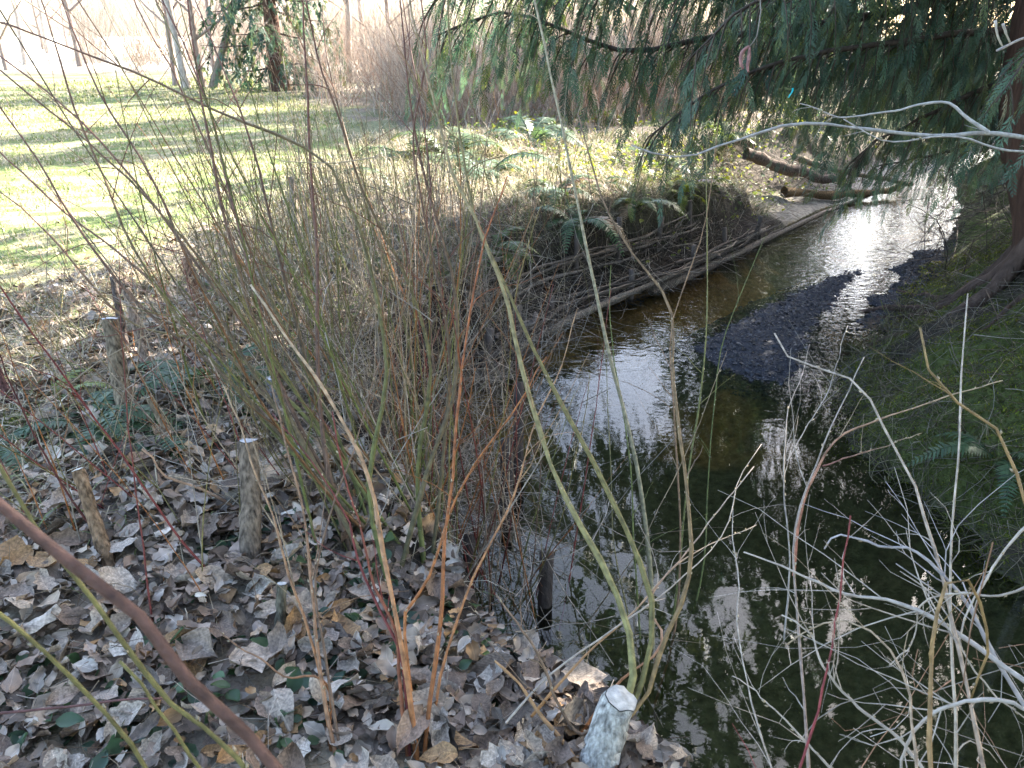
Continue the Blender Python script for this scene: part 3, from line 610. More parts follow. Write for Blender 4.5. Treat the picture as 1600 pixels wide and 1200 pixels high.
# --- loose foreground shoots
def one(name, label, P, r0, r1, col, cat='willow shoot', m=None, **k):
    b = (P[0][0], P[0][1], P[0][2]); return solo(stem_mesh(P, r0, r1, col, **k), name, m or M_STEM, label, cat, b)
one('willow_shoot', 'thick blurred red brown shoot sweeping across the bottom left corner', trace([(470, 1240), (440, 1200), (350, 1108), (290, 1050), (245, 985), (180, 925), (75, 845), (0, 780), (-90, 700)], d0=.72, d1=.66, n=20, w=.0006, root=True), .0058, .0048, (.10, .052, .038), buds=6, bsize=.012, budcol=(.14, .08, .05), sides=10)
one('willow_shoot', 'olive shoot slanting through the leaves at the far bottom left', trace([(262, 1230), (240, 1195), (170, 1110), (90, 1030), (20, 970), (-60, 900)], d0=1.0, d1=.95, root=True), .0035, .0025, OLIVE, buds=8)
one('willow_shoot', 'longer olive shoot forking just left of the thick blurred shoot', trace([(390, 1230), (365, 1195), (300, 1130), (240, 1090), (190, 1020), (130, 940), (70, 860), (20, 790), (-40, 700)], d0=1.05, d1=1.0, root=True), .0042, .0028, OLIVE, buds=10)
one('willow_shoot', 'short olive shoot branching up from the bottom edge beside the fork', trace([(330, 1225), (300, 1180), (270, 1130), (240, 1085), (200, 1030)], d0=1.08, d1=1.05, root=True), .0032, .0022, OLIVE, buds=6)
one('willow_shoot', 'thin wine red shoot slanting across the fern and the short brown stake', trace([(345, 905), (270, 830), (190, 715), (110, 605), (50, 525), (0, 450), (-40, 390)], dd=-.25), .0042, .0022, RED, buds=8, twigs=2)
one('willow_shoot', 'dark wine shoot at the left edge below the red one', trace([(180, 870), (110, 780), (65, 700), (40, 640), (10, 560), (-20, 500)], dd=-.3), .004, .002, (.1, .03, .025), twigs=2)
one('fallen_twig', 'straight dark twig lying level across the leaves at bottom left', trace([(-30, 1118), (120, 1103), (260, 1090)], d0=1.5, d1=1.6, n=10), .003, .002, (.1, .05, .045), cat='twig', m=M_TWIG, buds=0)
one('fallen_twig', 'long cream bare twig lying over the leaves between the orange clumps', trace([(500, 1045), (560, 1075), (640, 1105), (702, 1116)], dd=-.02, n=10), .0035, .002, PALE, cat='twig', m=M_TWIG, buds=0)
one('fallen_stick', 'split tan stick leaning in from the bottom edge beside the whitish stump', trace([(915, 1215), (880, 1160), (845, 1120), (800, 1060), (770, 1030)], d0=1.85, d1=2.0, n=10), .008, .003, (.36, .2, .09), cat='stick', m=M_TWIG, buds=0)
one('broken_stalk', 'peeling tan stalk bent over above the leaves near the tall grey post', trace([(395, 800), (310, 760), (255, 735), (240, 710), (225, 695)], dd=-.1, n=12), .006, .004, (.33, .2, .12), cat='stalk', m=M_TWIG, buds=0)

# ------------------------------------------------------------------ tangle of dead twigs on the bank (stuff)
def tangle(n, sampler, L, r, cols, name, label, dirf, n_pt=6, bd=.4):
    g = G(); base = sampler(n); d = dirf(n); d /= np.linalg.norm(d, axis=1, keepdims=True)
    ln = L * rng.uniform(.4, 1.3, n); u = np.linspace(-.5, .5, n_pt); bend = rng.normal(0, bd, (n, 3))
    P = base[:, None] + d[:, None] * (ln[:, None] * u)[..., None] + bend[:, None] * (ln[:, None] * (u ** 2 - .12))[..., None] + np.cumsum(rng.normal(0, .02, (n, n_pt, 3)), 1) * ln[:, None, None]
    P[..., 2] = np.maximum(P[..., 2], np.maximum(H(P[..., 0], P[..., 1]), WZ) + .004)
    Rr = r * rng.uniform(.5, 1.4, (n, 1)) * np.linspace(1, .5, n_pt); V, Q, T = tubes(P, Rr, 3, cap=False)
    c = np.asarray(cols)[rng.integers(0, len(cols), n)] * rng.uniform(.7, 1.25, (n, 1)); g.add(V, Q, T, np.repeat(c, n_pt * 3, 0))
    o = g.build(name, M_TWIG); tag(o, label, 'twigs', kind='stuff'); return o
def bank_pts(y0, y1, d0, d1, h):
    def f(n):
        y = rng.uniform(y0, y1, n); d = rng.uniform(d0, d1, n); x = np.interp(y, _yy, _xl) - d / np.interp(y, _yy, _cl); z = np.maximum(H(x, y), WZ) + np.abs(rng.normal(0, h, n)); return np.stack([x, y, z], -1)
    return f
iso = lambda n: rng.normal(0, 1, (n, 3)) * (1, 1, .7)
tangle(1300, bank_pts(3.0, 6.3, -.45, .6, .22), .65, .002, [PALE, (.12, .09, .07), GREY, (.16, .12, .09), (.10, .075, .055)], 'brush_tangle', 'tangled pale dead twigs hanging over the dark bank', iso)
tangle(620, bank_pts(5.8, 9.4, -.15, .5, .12), .6, .0024, [PALE, GREY, (.10, .075, .055), (.07, .05, .04), (.05, .04, .03)], 'bank_brush', 'sparse pale twigs against the dark undercut bank', iso)
tangle(420, bank_pts(2.5, 6.0, -.6, 1.3, .35), 1.0, .0021, [PALE, TAN, (.30, .26, .21), PALE, GREY], 'crossing_stems', 'long thin pale stems crossing through the willow growth', lambda n: rng.normal(0, 1, (n, 3)) * (.9, .7, .9) + (0, 0, .5), bd=.25)
tangle(400, bank_pts(3.0, 7.8, .3, 2.2, .1), .45, .002, [PALE, TAN, GREY, BROWN], 'dead_stalks', 'loose dead stalks lying among the bank shoots', lambda n: rng.normal(0, 1, (n, 3)) * (1, 1, .4))
tangle(260, bank_pts(5.2, 9.0, .0, .22, .12), .5, .0025, [(.09, .065, .045), (.06, .045, .03)], 'hanging_roots', 'fine roots hanging down the dark undercut bank', lambda n: rng.normal(0, .25, (n, 3)) + (0, 0, 1))
def litter_pts(n):
    x = rng.uniform(-4, 1, n); y = rng.uniform(.9, 5.5, n); k = dleft(x, y) > .15; x, y = x[k], y[k]; return np.stack([x, y, H(x, y) + .03], -1)
def lip(n):
    y = rng.uniform(5.6, 9.6, n); d = rng.uniform(.36, .75, n); x = np.interp(y, _yy, _xl) - d / np.interp(y, _yy, _cl); return np.stack([x, y, H(x, y) + .02], -1)
tangle(1500, lip, .35, .0022, [(.20, .17, .10), (.09, .10, .035), (.13, .11, .06), (.26, .22, .15), (.07, .055, .04)], 'bank_fringe', 'dead grass and stems overhanging the lip of the dark bank', lambda n: rng.normal(0, .7, (n, 3)) + (.5, -.3, -.25), bd=.5)
def rlip(n):
    y = rng.uniform(2.2, 7.0, n); x = np.interp(y, _yy, _xr) + rng.uniform(-.12, .35, n); return np.stack([x, y, np.maximum(H(x, y), WZ) + .03], -1)
tangle(1300, rlip, .26, .0022, [(.20, .17, .10), (.09, .10, .03), (.12, .13, .03), (.16, .13, .09), (.07, .055, .04)], 'waterside_fringe', 'dead grass and moss strands hanging over the right waterline', lambda n: rng.normal(0, .7, (n, 3)) + (-.5, -.1, -.3), bd=.5)
_b = litter_pts(3200); tangle(len(_b), lambda n: _b, .24, .0013, [PALE, TAN, GREY, BROWN, (.1, .07, .05)], 'litter_twigs', 'small twigs and straws strewn over the fallen leaves', lambda n: rng.normal(0, 1, (n, 3)) * (1, 1, .2))
def rb_pts(n):
    y = rng.uniform(2.3, 8.5, n); e = rng.uniform(.05, 1.5, n); x = np.interp(y, _yy, _xr) + e; return np.stack([x, y, H(x, y) + np.abs(rng.normal(0, .06, n))], -1)
tangle(650, rb_pts, .55, .0022, [GREY, (.13, .10, .08), (.25, .21, .17), (.10, .07, .05), (.08, .06, .045)], 'bank_twigs', 'dead twigs strewn over the mossy right bank', lambda n: rng.normal(0, 1, (n, 3)) * (1, .8, .5))

# ------------------------------------------------------------------ stakes
BK = (.17, .14, .115)
stake('stake', (200, 655), (177, 497), 27, 'stout cut post with chalky top behind the fern at left', (.18, .14, .095), (.46, .44, .43))
stake('stake', (232, 580), (198, 455), 15, 'slim straight brown stake rising just behind the chalky topped post', (.22, .16, .12), (.45, .38, .3))
stake('stake', (200, 560), (177, 432), 11, 'thin dark stick stake hidden behind the slim brown stake', (.09, .07, .06), (.2, .15, .1))
stake('stake', (172, 890), (121, 737), 21, 'short leaning brown stake with a clean cream cut end', (.23, .15, .09), (.58, .52, .42))
stake('stake', (395, 885), (388, 692), 33, 'tall rough grey post with pale cut top standing in the leaves', (.17, .13, .095), (.48, .45, .43))
stake('stake', (437, 1000), (438, 912), 17, 'short mossy stake with white top left of the orange clump', (.10, .09, .065), (.5, .48, .45))
stake('stake', (22, 640), (-8, 575), 15, 'dark red brown stake cut off by the left edge', (.10, .05, .045), (.2, .15, .1))
stake('stake', (310, 490), (295, 402), 17, 'knobbly reddish stub on the edge of the lawn', (.2, .12, .08), (.4, .3, .22))
stake('stake', (468, 395), (455, 276), 11, 'thin upright grey stake against the sunlit lawn', (.19, .15, .12), (.4, .33, .25))
stake('stake', (470, 730), (472, 705), 26, 'low bluish topped stub among the leaning shoots', (.12, .11, .11), (.3, .3, .32))
stake('stake', (270, 690), (235, 620), 12, 'peeling brown stub right of the chalky topped post', (.2, .15, .1), (.35, .28, .2))
stake('stake', (432, 625), (418, 590), 20, 'leaning pale blue grey stub beside the fern under the green shoots', (.25, .25, .27), (.5, .5, .52))
def wpost(px, py, top, width, label):
    """a dark post standing in the water"""
    dv = at(px, py, 1) - CAM; t = (WZ - CAM[2]) / dv[2]; p = CAM + dv * t; r = mm(width, t); ptop = at(px + 3, top, t)
    P = wob(catmull([p + np.array((0, 0, -.45)), p, ptop], 8), .004); g = G(); V, Q, T = tubes(P[None], np.linspace(r, r * .95, 8)[None], 9); g.add(V + rng.normal(0, r * .05, V.shape), Q, T, (.055, .042, .034))
    solo(g, 'stake', M_BARK, label, 'stake', (P[0][0], P[0][1], P[0][2]))
wpost(812, 745, 600, 17, 'tallest dark post standing in the water beneath the bank')
wpost(790, 800, 690, 21, 'dark post in the water in front of the tallest one')
wpost(738, 905, 830, 20, 'short wet post in the pool close to the leaf bank')
wpost(853, 945, 860, 24, 'thick wet post with pale top in the dark pool')
wpost(603, 600, 500, 13, 'thin dark post at the foot of the bank behind the willow tangle')

# ------------------------------------------------------------------ wattle revetments
def wattle(name, label, px_line, top_off, nrod, rise, stakes, cols, rad):
    """woven brushwood: rods laid along a line between driven stakes"""
    ln = np.array([(np.interp(yv, _yy, _xl) - off / np.interp(yv, _yy, _cl), yv, WZ + top_off) for yv, off in px_line])
    t_ = thing(name, ln[0], label, 'wattle fence')
    base = catmull(ln, 40); tang = np.gradient(base, axis=0); tang[:, 2] = 0; tang /= np.linalg.norm(tang, axis=1, keepdims=True); nrm = np.stack([-tang[:, 1], tang[:, 0], 0 * tang[:, 0]], -1)
    for i in range(nrod):
        a, b = sorted(rng.uniform(-2, 41, 2)); 
        if b - a < 12: a, b = a - 6, b + 8
        ii = np.clip(np.linspace(a, b, 14), 0, 39); c = np.stack([np.interp(ii, np.arange(40), base[:, k]) for k in range(3)], -1); nn = np.stack([np.interp(ii, np.arange(40), nrm[:, k]) for k in range(3)], -1)
        wv = np.sin(ii * .8 + (i % 2) * math.pi) * .035
        c = c + nn * (wv + rng.normal(0, .022))[:, None] + np.array((0, 0, 1)) * (rise * i / nrod + rng.normal(0, .02)) + np.array((0, 0, 1)) * (rng.normal(0, .02) * np.linspace(-1, 1, 14))[:, None]
        g = stem_mesh(wob(c, .011), rad * rng.uniform(.6, 1.4), rad * rng.uniform(.3, .7), cols[rng.integers(0, len(cols))], sides=6, twigs=int(rng.uniform() > .85), tlen=.15, buds=0)
        g.build('rod', M_TWIG, t_)
    for s, hh in stakes:
        k = int(s * 39); p = base[k] + nrm[k] * .01; P = wob(catmull([p + np.array((0, 0, -.4 - top_off)), p, p + np.array((rng.normal(0, .03), 0, rise + hh))], 7), .004)
        g = G(); V, Q, T = tubes(P[None], np.full((1, 7), rad * 1.9) * rng.uniform(.9, 1.1), 8); g.add(V + rng.normal(0, .002, V.shape), Q, T, (.12, .095, .08)); g.build('stake', M_BARK, t_)
RC = [(.065, .05, .04), (.09, .07, .055), (.12, .095, .075), (.045, .035, .03), (.18, .145, .12)]
wattle('wattle_fence', 'lower woven brushwood fence edging the water below the bank', [(5.9, -.03), (6.6, -.04), (7.4, -.03), (8.2, -.04), (9.0, -.02), (10.0, .0)], .0, 17, .24, [(.12, .1), (.35, .05), (.55, .08), (.7, .12), (.88, .08)], RC, .014)
wattle('wattle_fence', 'upper woven brushwood fence set into the bank behind the lower one', [(6.3, .30), (7.0, .31), (7.8, .30), (8.6, .31), (9.4, .34)], .24, 12, .28, [(.1, .12), (.3, .18), (.45, .2), (.62, .1), (.8, .14)], RC, .015)
wattle('wattle_fence', 'short pile of thick sticks where the fence meets the near bank', [(5.0, -.03), (5.5, -.05), (6.1, -.05)], .0, 13, .32, [(.3, .1), (.75, .12)], RC, .017)
# fallen logs
def log(pa, da, pb_, db, r, label, col, bend=.05, moss=False):
    a, b = at(*pa, da), at(*pb_, db); P = wob(catmull([a, a * .5 + b * .5 + np.array((0, 0, -bend)), b], 14), r * .3); g = G(); V, Q, T = tubes(P[None], (np.linspace(r, r * .6, 14) * rng.uniform(.85, 1.2, 14))[None], 10)
    c = np.tile(np.asarray(col), (len(V), 1)) * rng.uniform(.7, 1.2, (len(V), 1)); g.add(V + rng.normal(0, r * .07, V.shape), Q, T, c); solo(g, 'fallen_log', M_POST, label, 'log', a)
log((1165, 240), 11.2, (1300, 275), 11.6, .095, 'thick dark log lying along the far bank under the cedar', (.12, .085, .065))
log((1240, 245), 12.0, (1420, 300), 12.6, .05, 'thinner sunlit log sloping toward the far water', (.2, .15, .10))
log((1225, 300), 11.3, (1400, 292), 12.3, .07, 'brown log lying at the far water edge', (.16, .10, .05))
def wlog(y0, y1, off, dz, r, label, col):
    yv = np.linspace(y0, y1, 12); xv = np.interp(yv, _yy, _xl) - off; xv = xv[0] + (xv[-1] - xv[0]) * (.6 * np.linspace(0, 1, 12) + .4 * (xv - xv[0]) / (xv[-1] - xv[0])); P = wob(catmull(np.stack([xv, yv, yv * 0 + WZ + dz], -1), 20), r * .15); g = G()
    V, Q, T = tubes(P[None], (np.linspace(r, r * .55, 20) * rng.uniform(.85, 1.15, 20))[None], 10); c = np.tile(np.asarray(col), (len(V), 1)) * rng.uniform(.7, 1.2, (len(V), 1)); g.add(V + rng.normal(0, r * .07, V.shape), Q, T, c); solo(g, 'fallen_log', M_POST, label, 'log', P[0])
wlog(7.4, 12.6, -.10, .03, .045, 'long weathered pole lying along the left water line toward the far end', (.15, .12, .095))
wlog(5.6, 9.6, -.10, .12, .035, 'thin pole resting on the lower brushwood fence', (.14, .115, .09))

# ------------------------------------------------------------------ ferns
def frond_mesh(k, name, col):
    L = 1.0; n = 16; u = np.linspace(0, 1, n); droop = rng.uniform(.35, .8)
    P = np.stack([u * L * .92, .04 * np.sin(u * 3 + k), .75 * u - (droop + .3) * u ** 2.2], -1); g = G(); V, Q, T = tubes(P[None], np.linspace(.011, .003, n)[None], 4); g.add(V, Q, T, np.asarray(col) * .8)
    m = 26; uu = np.linspace(.14, .99, m); c = np.stack([np.interp(uu, u, P[:, j]) for j in range(3)], -1); tn = np.gradient(c, axis=0); tn /= np.linalg.norm(tn, axis=1, keepdims=True)
    sd_ = np.cross(tn, (0, 0, 1)); sd_ /= np.linalg.norm(sd_, axis=1, keepdims=True); nm = np.cross(sd_, tn)
    ln = .17 * np.sin(np.pi * np.clip(uu * .86 + .12, 0, 1)) ** .8 + .012
    for s in (-1, 1):
        d = sd_ * s + tn * .35 + nm * rng.normal(-.12, .12, (m, 1)); d /= np.linalg.norm(d, axis=1, keepdims=True); l = ln * rng.uniform(.85, 1.1, m)
        w_ = tn * (.0135 + .004 * np.sin(uu * 3))[:, None]; e = c + d * l[:, None] - np.array((0, 0, .12)) * (l[:, None])
        md = c + d * (l * .55)[:, None]
        V = np.stack([c - w_ * .7, c + w_, md + w_ * 1.0, md - w_ * .8, e], 1).reshape(-1, 3); o = np.arange(m)[:, None] * 5
        g.add(V, o + np.array([0, 1, 2, 3]), o + np.array([3, 2, 4]), np.repeat(np.asarray(col) * rng.uniform(.75, 1.25, (m, 1)), 5, 0))
    return g.mesh(name, M_FERN, smooth=False)
FR = {c: [frond_mesh(k, 'frond', col) for k in range(4)] for c, col in dict(dark=(.055, .095, .04), mid=(.075, .105, .03), bright=(.14, .17, .03), brown=(.16, .11, .06)).items()}
def fern(px, py, n, size, kind, label, p=None, arc=(0, 2 * math.pi), lift=0., group=None):
    if p is None: p, _ = ground(px, py)
    t = thing('sword_fern', (p[0], p[1], p[2] - .01), label, 'fern', group)
    for i in range(n):
        o = bpy.data.objects.new('frond', FR[kind if rng.uniform() > .07 else 'brown'][int(rng.integers(0, 4))]); COL.objects.link(o); o.parent = t
        a = arc[0] + (arc[1] - arc[0]) * (i + rng.uniform(-.35, .35)) / n; s = size * rng.uniform(.7, 1.15)
        o.rotation_euler = (rng.normal(0, .15), -lift + rng.normal(0, .22), a); o.scale = (s, s * rng.uniform(.9, 1.1), s)
fern(140, 665, 11, .42, 'dark', 'dark green sword fern at the foot of the chalky topped post')
fern(330, 600, 9, .5, 'dark', 'bluish green sword fern spreading right of the chalky topped post')
fern(255, 690, 6, .38, 'dark', 'small pale backed fern fronds between the post and the bent stalk')
fern(-25, 720, 8, .4, 'dark', 'fern reaching in from the left edge over the leaves')
fern(75, 640, 4, .34, 'bright', 'yellowing fern left of the chalky topped post')
fern(480, 720, 4, .25, 'mid', 'little fern under the leaning green shoots')
fern(700, 250, 16, 1.02, 'mid', 'large sunlit sword fern left of the hanging cedar curtain')
fern(640, 245, 12, 0.96, 'mid', 'sword fern beside the thicket, left of the largest fern')
fern(760, 275, 13, 0.90, 'dark', 'dark sword fern right of the largest fern on the bank')
fern(830, 225, 12, 1.02, 'dark', 'bluish sword fern below the middle of the cedar curtain')
fern(870, 305, 12, .6, 'dark', 'sword fern on the bank edge above the wattle, left one')
fern(930, 290, 10, .6, 'dark', 'sword fern on the bank edge above the wattle, middle one')
fern(620, 300, 9, .6, 'mid', 'loose fern in the dead grass behind the willow shoots')
fern(1040, 290, 8, .55, 'bright', 'glowing yellow green fern hanging over the dark undercut bank')
fern(1120, 292, 7, .5, 'bright', 'bright fern above the upper wattle right of the glowing one')
for (yv_, off_, sz_, kd_, lb_) in [(6.6, .5, .5, 'mid', 'fern draped over the brushwood fence at its near end'), (7.4, .48, .55, 'dark', 'fern draped over the middle of the brushwood fence'), (8.1, .5, .55, 'mid', 'fern draped over the brushwood fence below the glowing fern'), (8.9, .5, .5, 'bright', 'yellowish fern draped over the far end of the brushwood fence'), (9.6, .7, .6, 'mid', 'fern at the bank corner just before the far logs'), (10.6, 1.6, .7, 'dark', 'dark fern between the far logs')]:
    xv_ = np.interp(yv_, _yy, _xl) - off_ / np.interp(yv_, _yy, _cl); fern(0, 0, 10, sz_, kd_, lb_, p=(xv_, yv_, float(H(xv_, yv_)) + .03))
fern(1000, 240, 10, .7, 'mid', 'fern in the sunny undergrowth behind the bank edge')
fern(930, 190, 10, .9, 'mid', 'distant fern on the mossy mound below the cedar branch')
fern(1130, 225, 10, .8, 'mid', 'distant fern beneath the hanging cedar sprays')
fern(1250, 205, 9, .8, 'bright', 'distant sunlit fern right of the hanging sprays')
fern(1560, 720, 6, .45, 'dark', 'grey fern on the right bank lying down toward the water')
fern(560, 250, 8, .7, 'mid', 'small fern at the lawn edge before the thicket')

# ------------------------------------------------------------------ broad leaves (bramble, salal): stuff
def bleaf(k):
    t = np.linspace(0, 1, 5); wd = np.sin(np.pi * np.clip(t, .03, .98) ** .8) * .36; v = np.array([-1, 0, 1.])
    tt, vv = np.meshgrid(t, v, indexing='ij'); V = np.stack([tt, vv * wd[:, None], .12 * np.abs(vv) - .25 * (tt - .3) ** 2], -1).reshape(-1, 3); i = np.arange(4)[:, None] * 3 + np.arange(2)[None]
    return V, np.stack([i, i + 1, i + 4, i + 3], -1).reshape(-1, 4), np.zeros((0, 3), int), np.stack([tt, vv], -1).reshape(-1, 2)
BL = [bleaf(k) for k in range(2)]
def leafmass(n, pts, size, cols, name, label, cat):
    p = pts(n); m = len(p); g = G(); scatter(g, BL, rng.integers(0, 2, m), p, rand_rot(m, .5), size * rng.uniform(.5, 1.3, m), np.asarray(cols)[rng.integers(0, len(cols), m)] * rng.uniform(.75, 1.25, (m, 1)))
    tag(g.build(name, M_BROAD, smooth=False), label, cat, kind='stuff')
def patch(centres, rad, hh):
    def f(n):
        c = np.array([ground(*q_)[0] for q_ in centres]); i = rng.integers(0, len(c), n); x = c[i, 0] + rng.normal(0, rad, n); y = c[i, 1] + rng.normal(0, rad, n)
        k = (dleft(x, y) > .1); x, y = x[k], y[k]; return np.stack([x, y, H(x, y) + np.abs(rng.normal(0, hh, len(x)))], -1)
    return f
YG = [(.14, .18, .03), (.10, .15, .03), (.2, .22, .04), (.07, .11, .03)]
leafmass(3400, patch([(960, 280), (1000, 265), (1050, 270), (1100, 255), (900, 260), (1220, 175), (1280, 190), (1180, 210), (1080, 185), (960, 190), (780, 210), (850, 195)], .6, .12), .055, YG, 'undergrowth', 'sunlit yellow green leafy undergrowth on the far bank', 'undergrowth')
leafmass(420, patch([(560, 990), (600, 960), (640, 1010), (480, 860), (540, 1000), (130, 1120), (60, 1100), (200, 1180), (430, 1120), (700, 1010), (420, 860), (420, 1180), (300, 1060)], .14, .02), .05, [(.05, .09, .045), (.07, .12, .05), (.035, .065, .035)], 'bramble_leaves', 'small green bramble leaves between the fallen leaves', 'leaves')
leafmass(700, patch([(500, 500), (560, 440), (450, 430), (620, 420), (520, 380)], .4, .05), .05, [(.06, .09, .03), (.10, .13, .05)], 'ground_ivy', 'low green leaves among the bank shoots', 'leaves')

# ------------------------------------------------------------------ cedars
def spray(k):
    """flat drooping cedar spray, 1 long, along +x"""
    V, Q = [], []
    def dia(a, b, wd):
        a, b = np.array(a), np.array(b); d = b - a; s = np.array((-d[1], d[0], 0)); s = s / (np.linalg.norm(s) + 1e-9) * wd; o = len(V); m = a + d * .45
        V.extend([a, m + s, b, m - s]); Q.append((o, o + 1, o + 2, o + 3))
    n = 9; dia((0, 0, 0), (1, 0, 0), .014)
    for i in range(n):
        for s in (-1, 1):
            t = (i + .5 + .25 * s) / n; L = .36 * (1 - t) ** .65 * (.35 + .65 * min(1, t * 3)) * rng.uniform(.8, 1.15) + .05; a = R(38 + rng.normal(0, 5))
            p = np.array((t, 0, 0)); d = np.array((math.cos(a), s * math.sin(a), rng.normal(-.05, .06))); dia(p, p + d * L, .022)
            for j in range(2):
                tj = .3 + .3 * j; s2 = 1 if j % 2 else -1; a2 = a * s + s2 * R(40); q_ = p + d * L * tj; dia(q_, q_ + np.array((math.cos(a2), math.sin(a2), rng.normal(0, .1))) * L * .36 * (1.1 - tj), .016)
    V = np.array(V); V[:, 2] -= .22 * V[:, 0] ** 2 + .25 * V[:, 1] ** 2
    return V, np.array(Q), np.zeros((0, 3), int), np.zeros((len(V), 2))
SPR = [spray(k) for k in range(5)]
def spray_lo(k):
    V, Q = [], []
    for i in range(24):
        t = rng.uniform(.0, .85); a = rng.uniform(-1, 1); L = rng.uniform(.18, .42); p = np.array((t, 0, -.2 * t * t)); d = np.array((math.cos(a), math.sin(a), rng.normal(-.1, .15))) * L; s = np.array((-d[1], d[0], 0)) * .13; o = len(V)
        V.extend([p, p + d * .5 + s, p + d, p + d * .5 - s]); Q.append((o, o + 1, o + 2, o + 3))
    return np.array(V), np.array(Q), np.zeros((0, 3), int), np.zeros((len(V), 2))
SPL = [spray_lo(k) for k in range(4)]
CED = np.array([(.05, .09, .05), (.06, .105, .066), (.034, .066, .044), (.085, .11, .035), (.065, .105, .055), (.055, .085, .045)])
def hang(path, r0, nsec, slen, sp_size, dens, variants, droop=1.0, wood=True, t0=.12):
    """branch wood + its hanging spray curtains along a limb path; returns two builders"""
    gw, gs = G(), G(); n = len(path); V, Q, T = tubes(path[None], np.linspace(r0, r0 * .2, n)[None], 6); gw.add(V, Q, T, (.06, .045, .035))
    ps, ds = [], []
    for i in range(nsec):
        t = t0 + (1 - t0) * (i + rng.uniform(0, 1)) / nsec; f = t * (n - 1); k = int(min(f, n - 2)); p = path[k] + (path[k + 1] - path[k]) * (f - k); tn = unit(path[k + 1] - path[k]); sd_ = unit(np.cross(tn, (0, 0, 1))) * (1 if i % 2 else -1)
        L = slen * rng.uniform(.6, 1.25) * (1.1 - .5 * t); d = unit(tn * rng.uniform(.3, .9) + sd_ * rng.uniform(.35, 1) + np.array((0, 0, rng.normal(0, .12)))); u = np.linspace(0, 1, 8)[:, None]
        q_ = wob(p + d * L * (u - .3 * u ** 2) + np.array((0, 0, -1)) * L * droop * (.25 * u + .85 * u ** 2), L * .01); 
        if wood: V, Q, T = tubes(q_[None], np.linspace(r0 * .25, .0015, 8)[None], 3); gw.add(V, Q, T, (.07, .05, .035))
        m = max(3, int(L * dens)); tt = np.linspace(.06, 1, m) * 7; kk = np.minimum(tt.astype(int), 6); pp = q_[kk] + (q_[kk + 1] - q_[kk]) * (tt - kk)[:, None]; tg = q_[kk + 1] - q_[kk]; tg /= np.linalg.norm(tg, axis=1, keepdims=True)
        s2 = np.cross(tg, (0, 0, 1.)); s2 /= np.linalg.norm(s2, axis=1, keepdims=True) + 1e-6; sg = np.where(np.arange(m) % 2, 1, -1)[:, None]
        ps.append(pp); ds.append(tg * .7 + s2 * sg * rng.uniform(.2, .8, (m, 1)) + np.array((0, 0, -.75 * droop)) + rng.normal(0, .2, (m, 3)))
    ps = np.concatenate(ps); ds = np.concatenate(ds); m = len(ps)
    scatter(gs, variants, rng.integers(0, len(variants), m), ps, frames(ds, rng.normal(0, .7, m)), sp_size * rng.uniform(.65, 1.25, m), CED[np.minimum(rng.integers(0, 21, m) // 4, 5)] * rng.uniform(.75, 1.25, (m, 1)))
    return gw, gs
def trunk_mesh(base, top, r, col, n=14, flare=1.5, sides=18, via=None):
    P = catmull([np.array(base) - (0, 0, .3), np.array(base)] + (via or [np.array(base) * .5 + np.array(top) * .5]) + [np.array(top)], n)
    if via: n = 34; P = np.stack([np.interp(np.linspace(0, 1, n) ** 1.8, np.linspace(0, 1, 60), catmull([np.array(base) - (0, 0, .3), np.array(base)] + via + [np.array(top)], 60)[:, k_]) for k_ in range(3)], -1)
    Rr = np.linspace(r, r * .12, n); Rr[:3] *= (flare, flare * .85, 1.08)
    V, Q, T = tubes(P[None], Rr[None], sides); th = np.arange(len(V)) % sides; V = V.reshape(n, sides, 3); c = P[:, None]; V = c + (V - c) * (1 + .07 * np.sin(np.arange(sides) * 3.1)[None, :, None] + rng.normal(0, .02, (n, sides, 1))); g = G(); g.add(V, Q, T, np.tile(col, (n * sides, 1)) * rng.uniform(.8, 1.2, (n * sides, 1))); return g
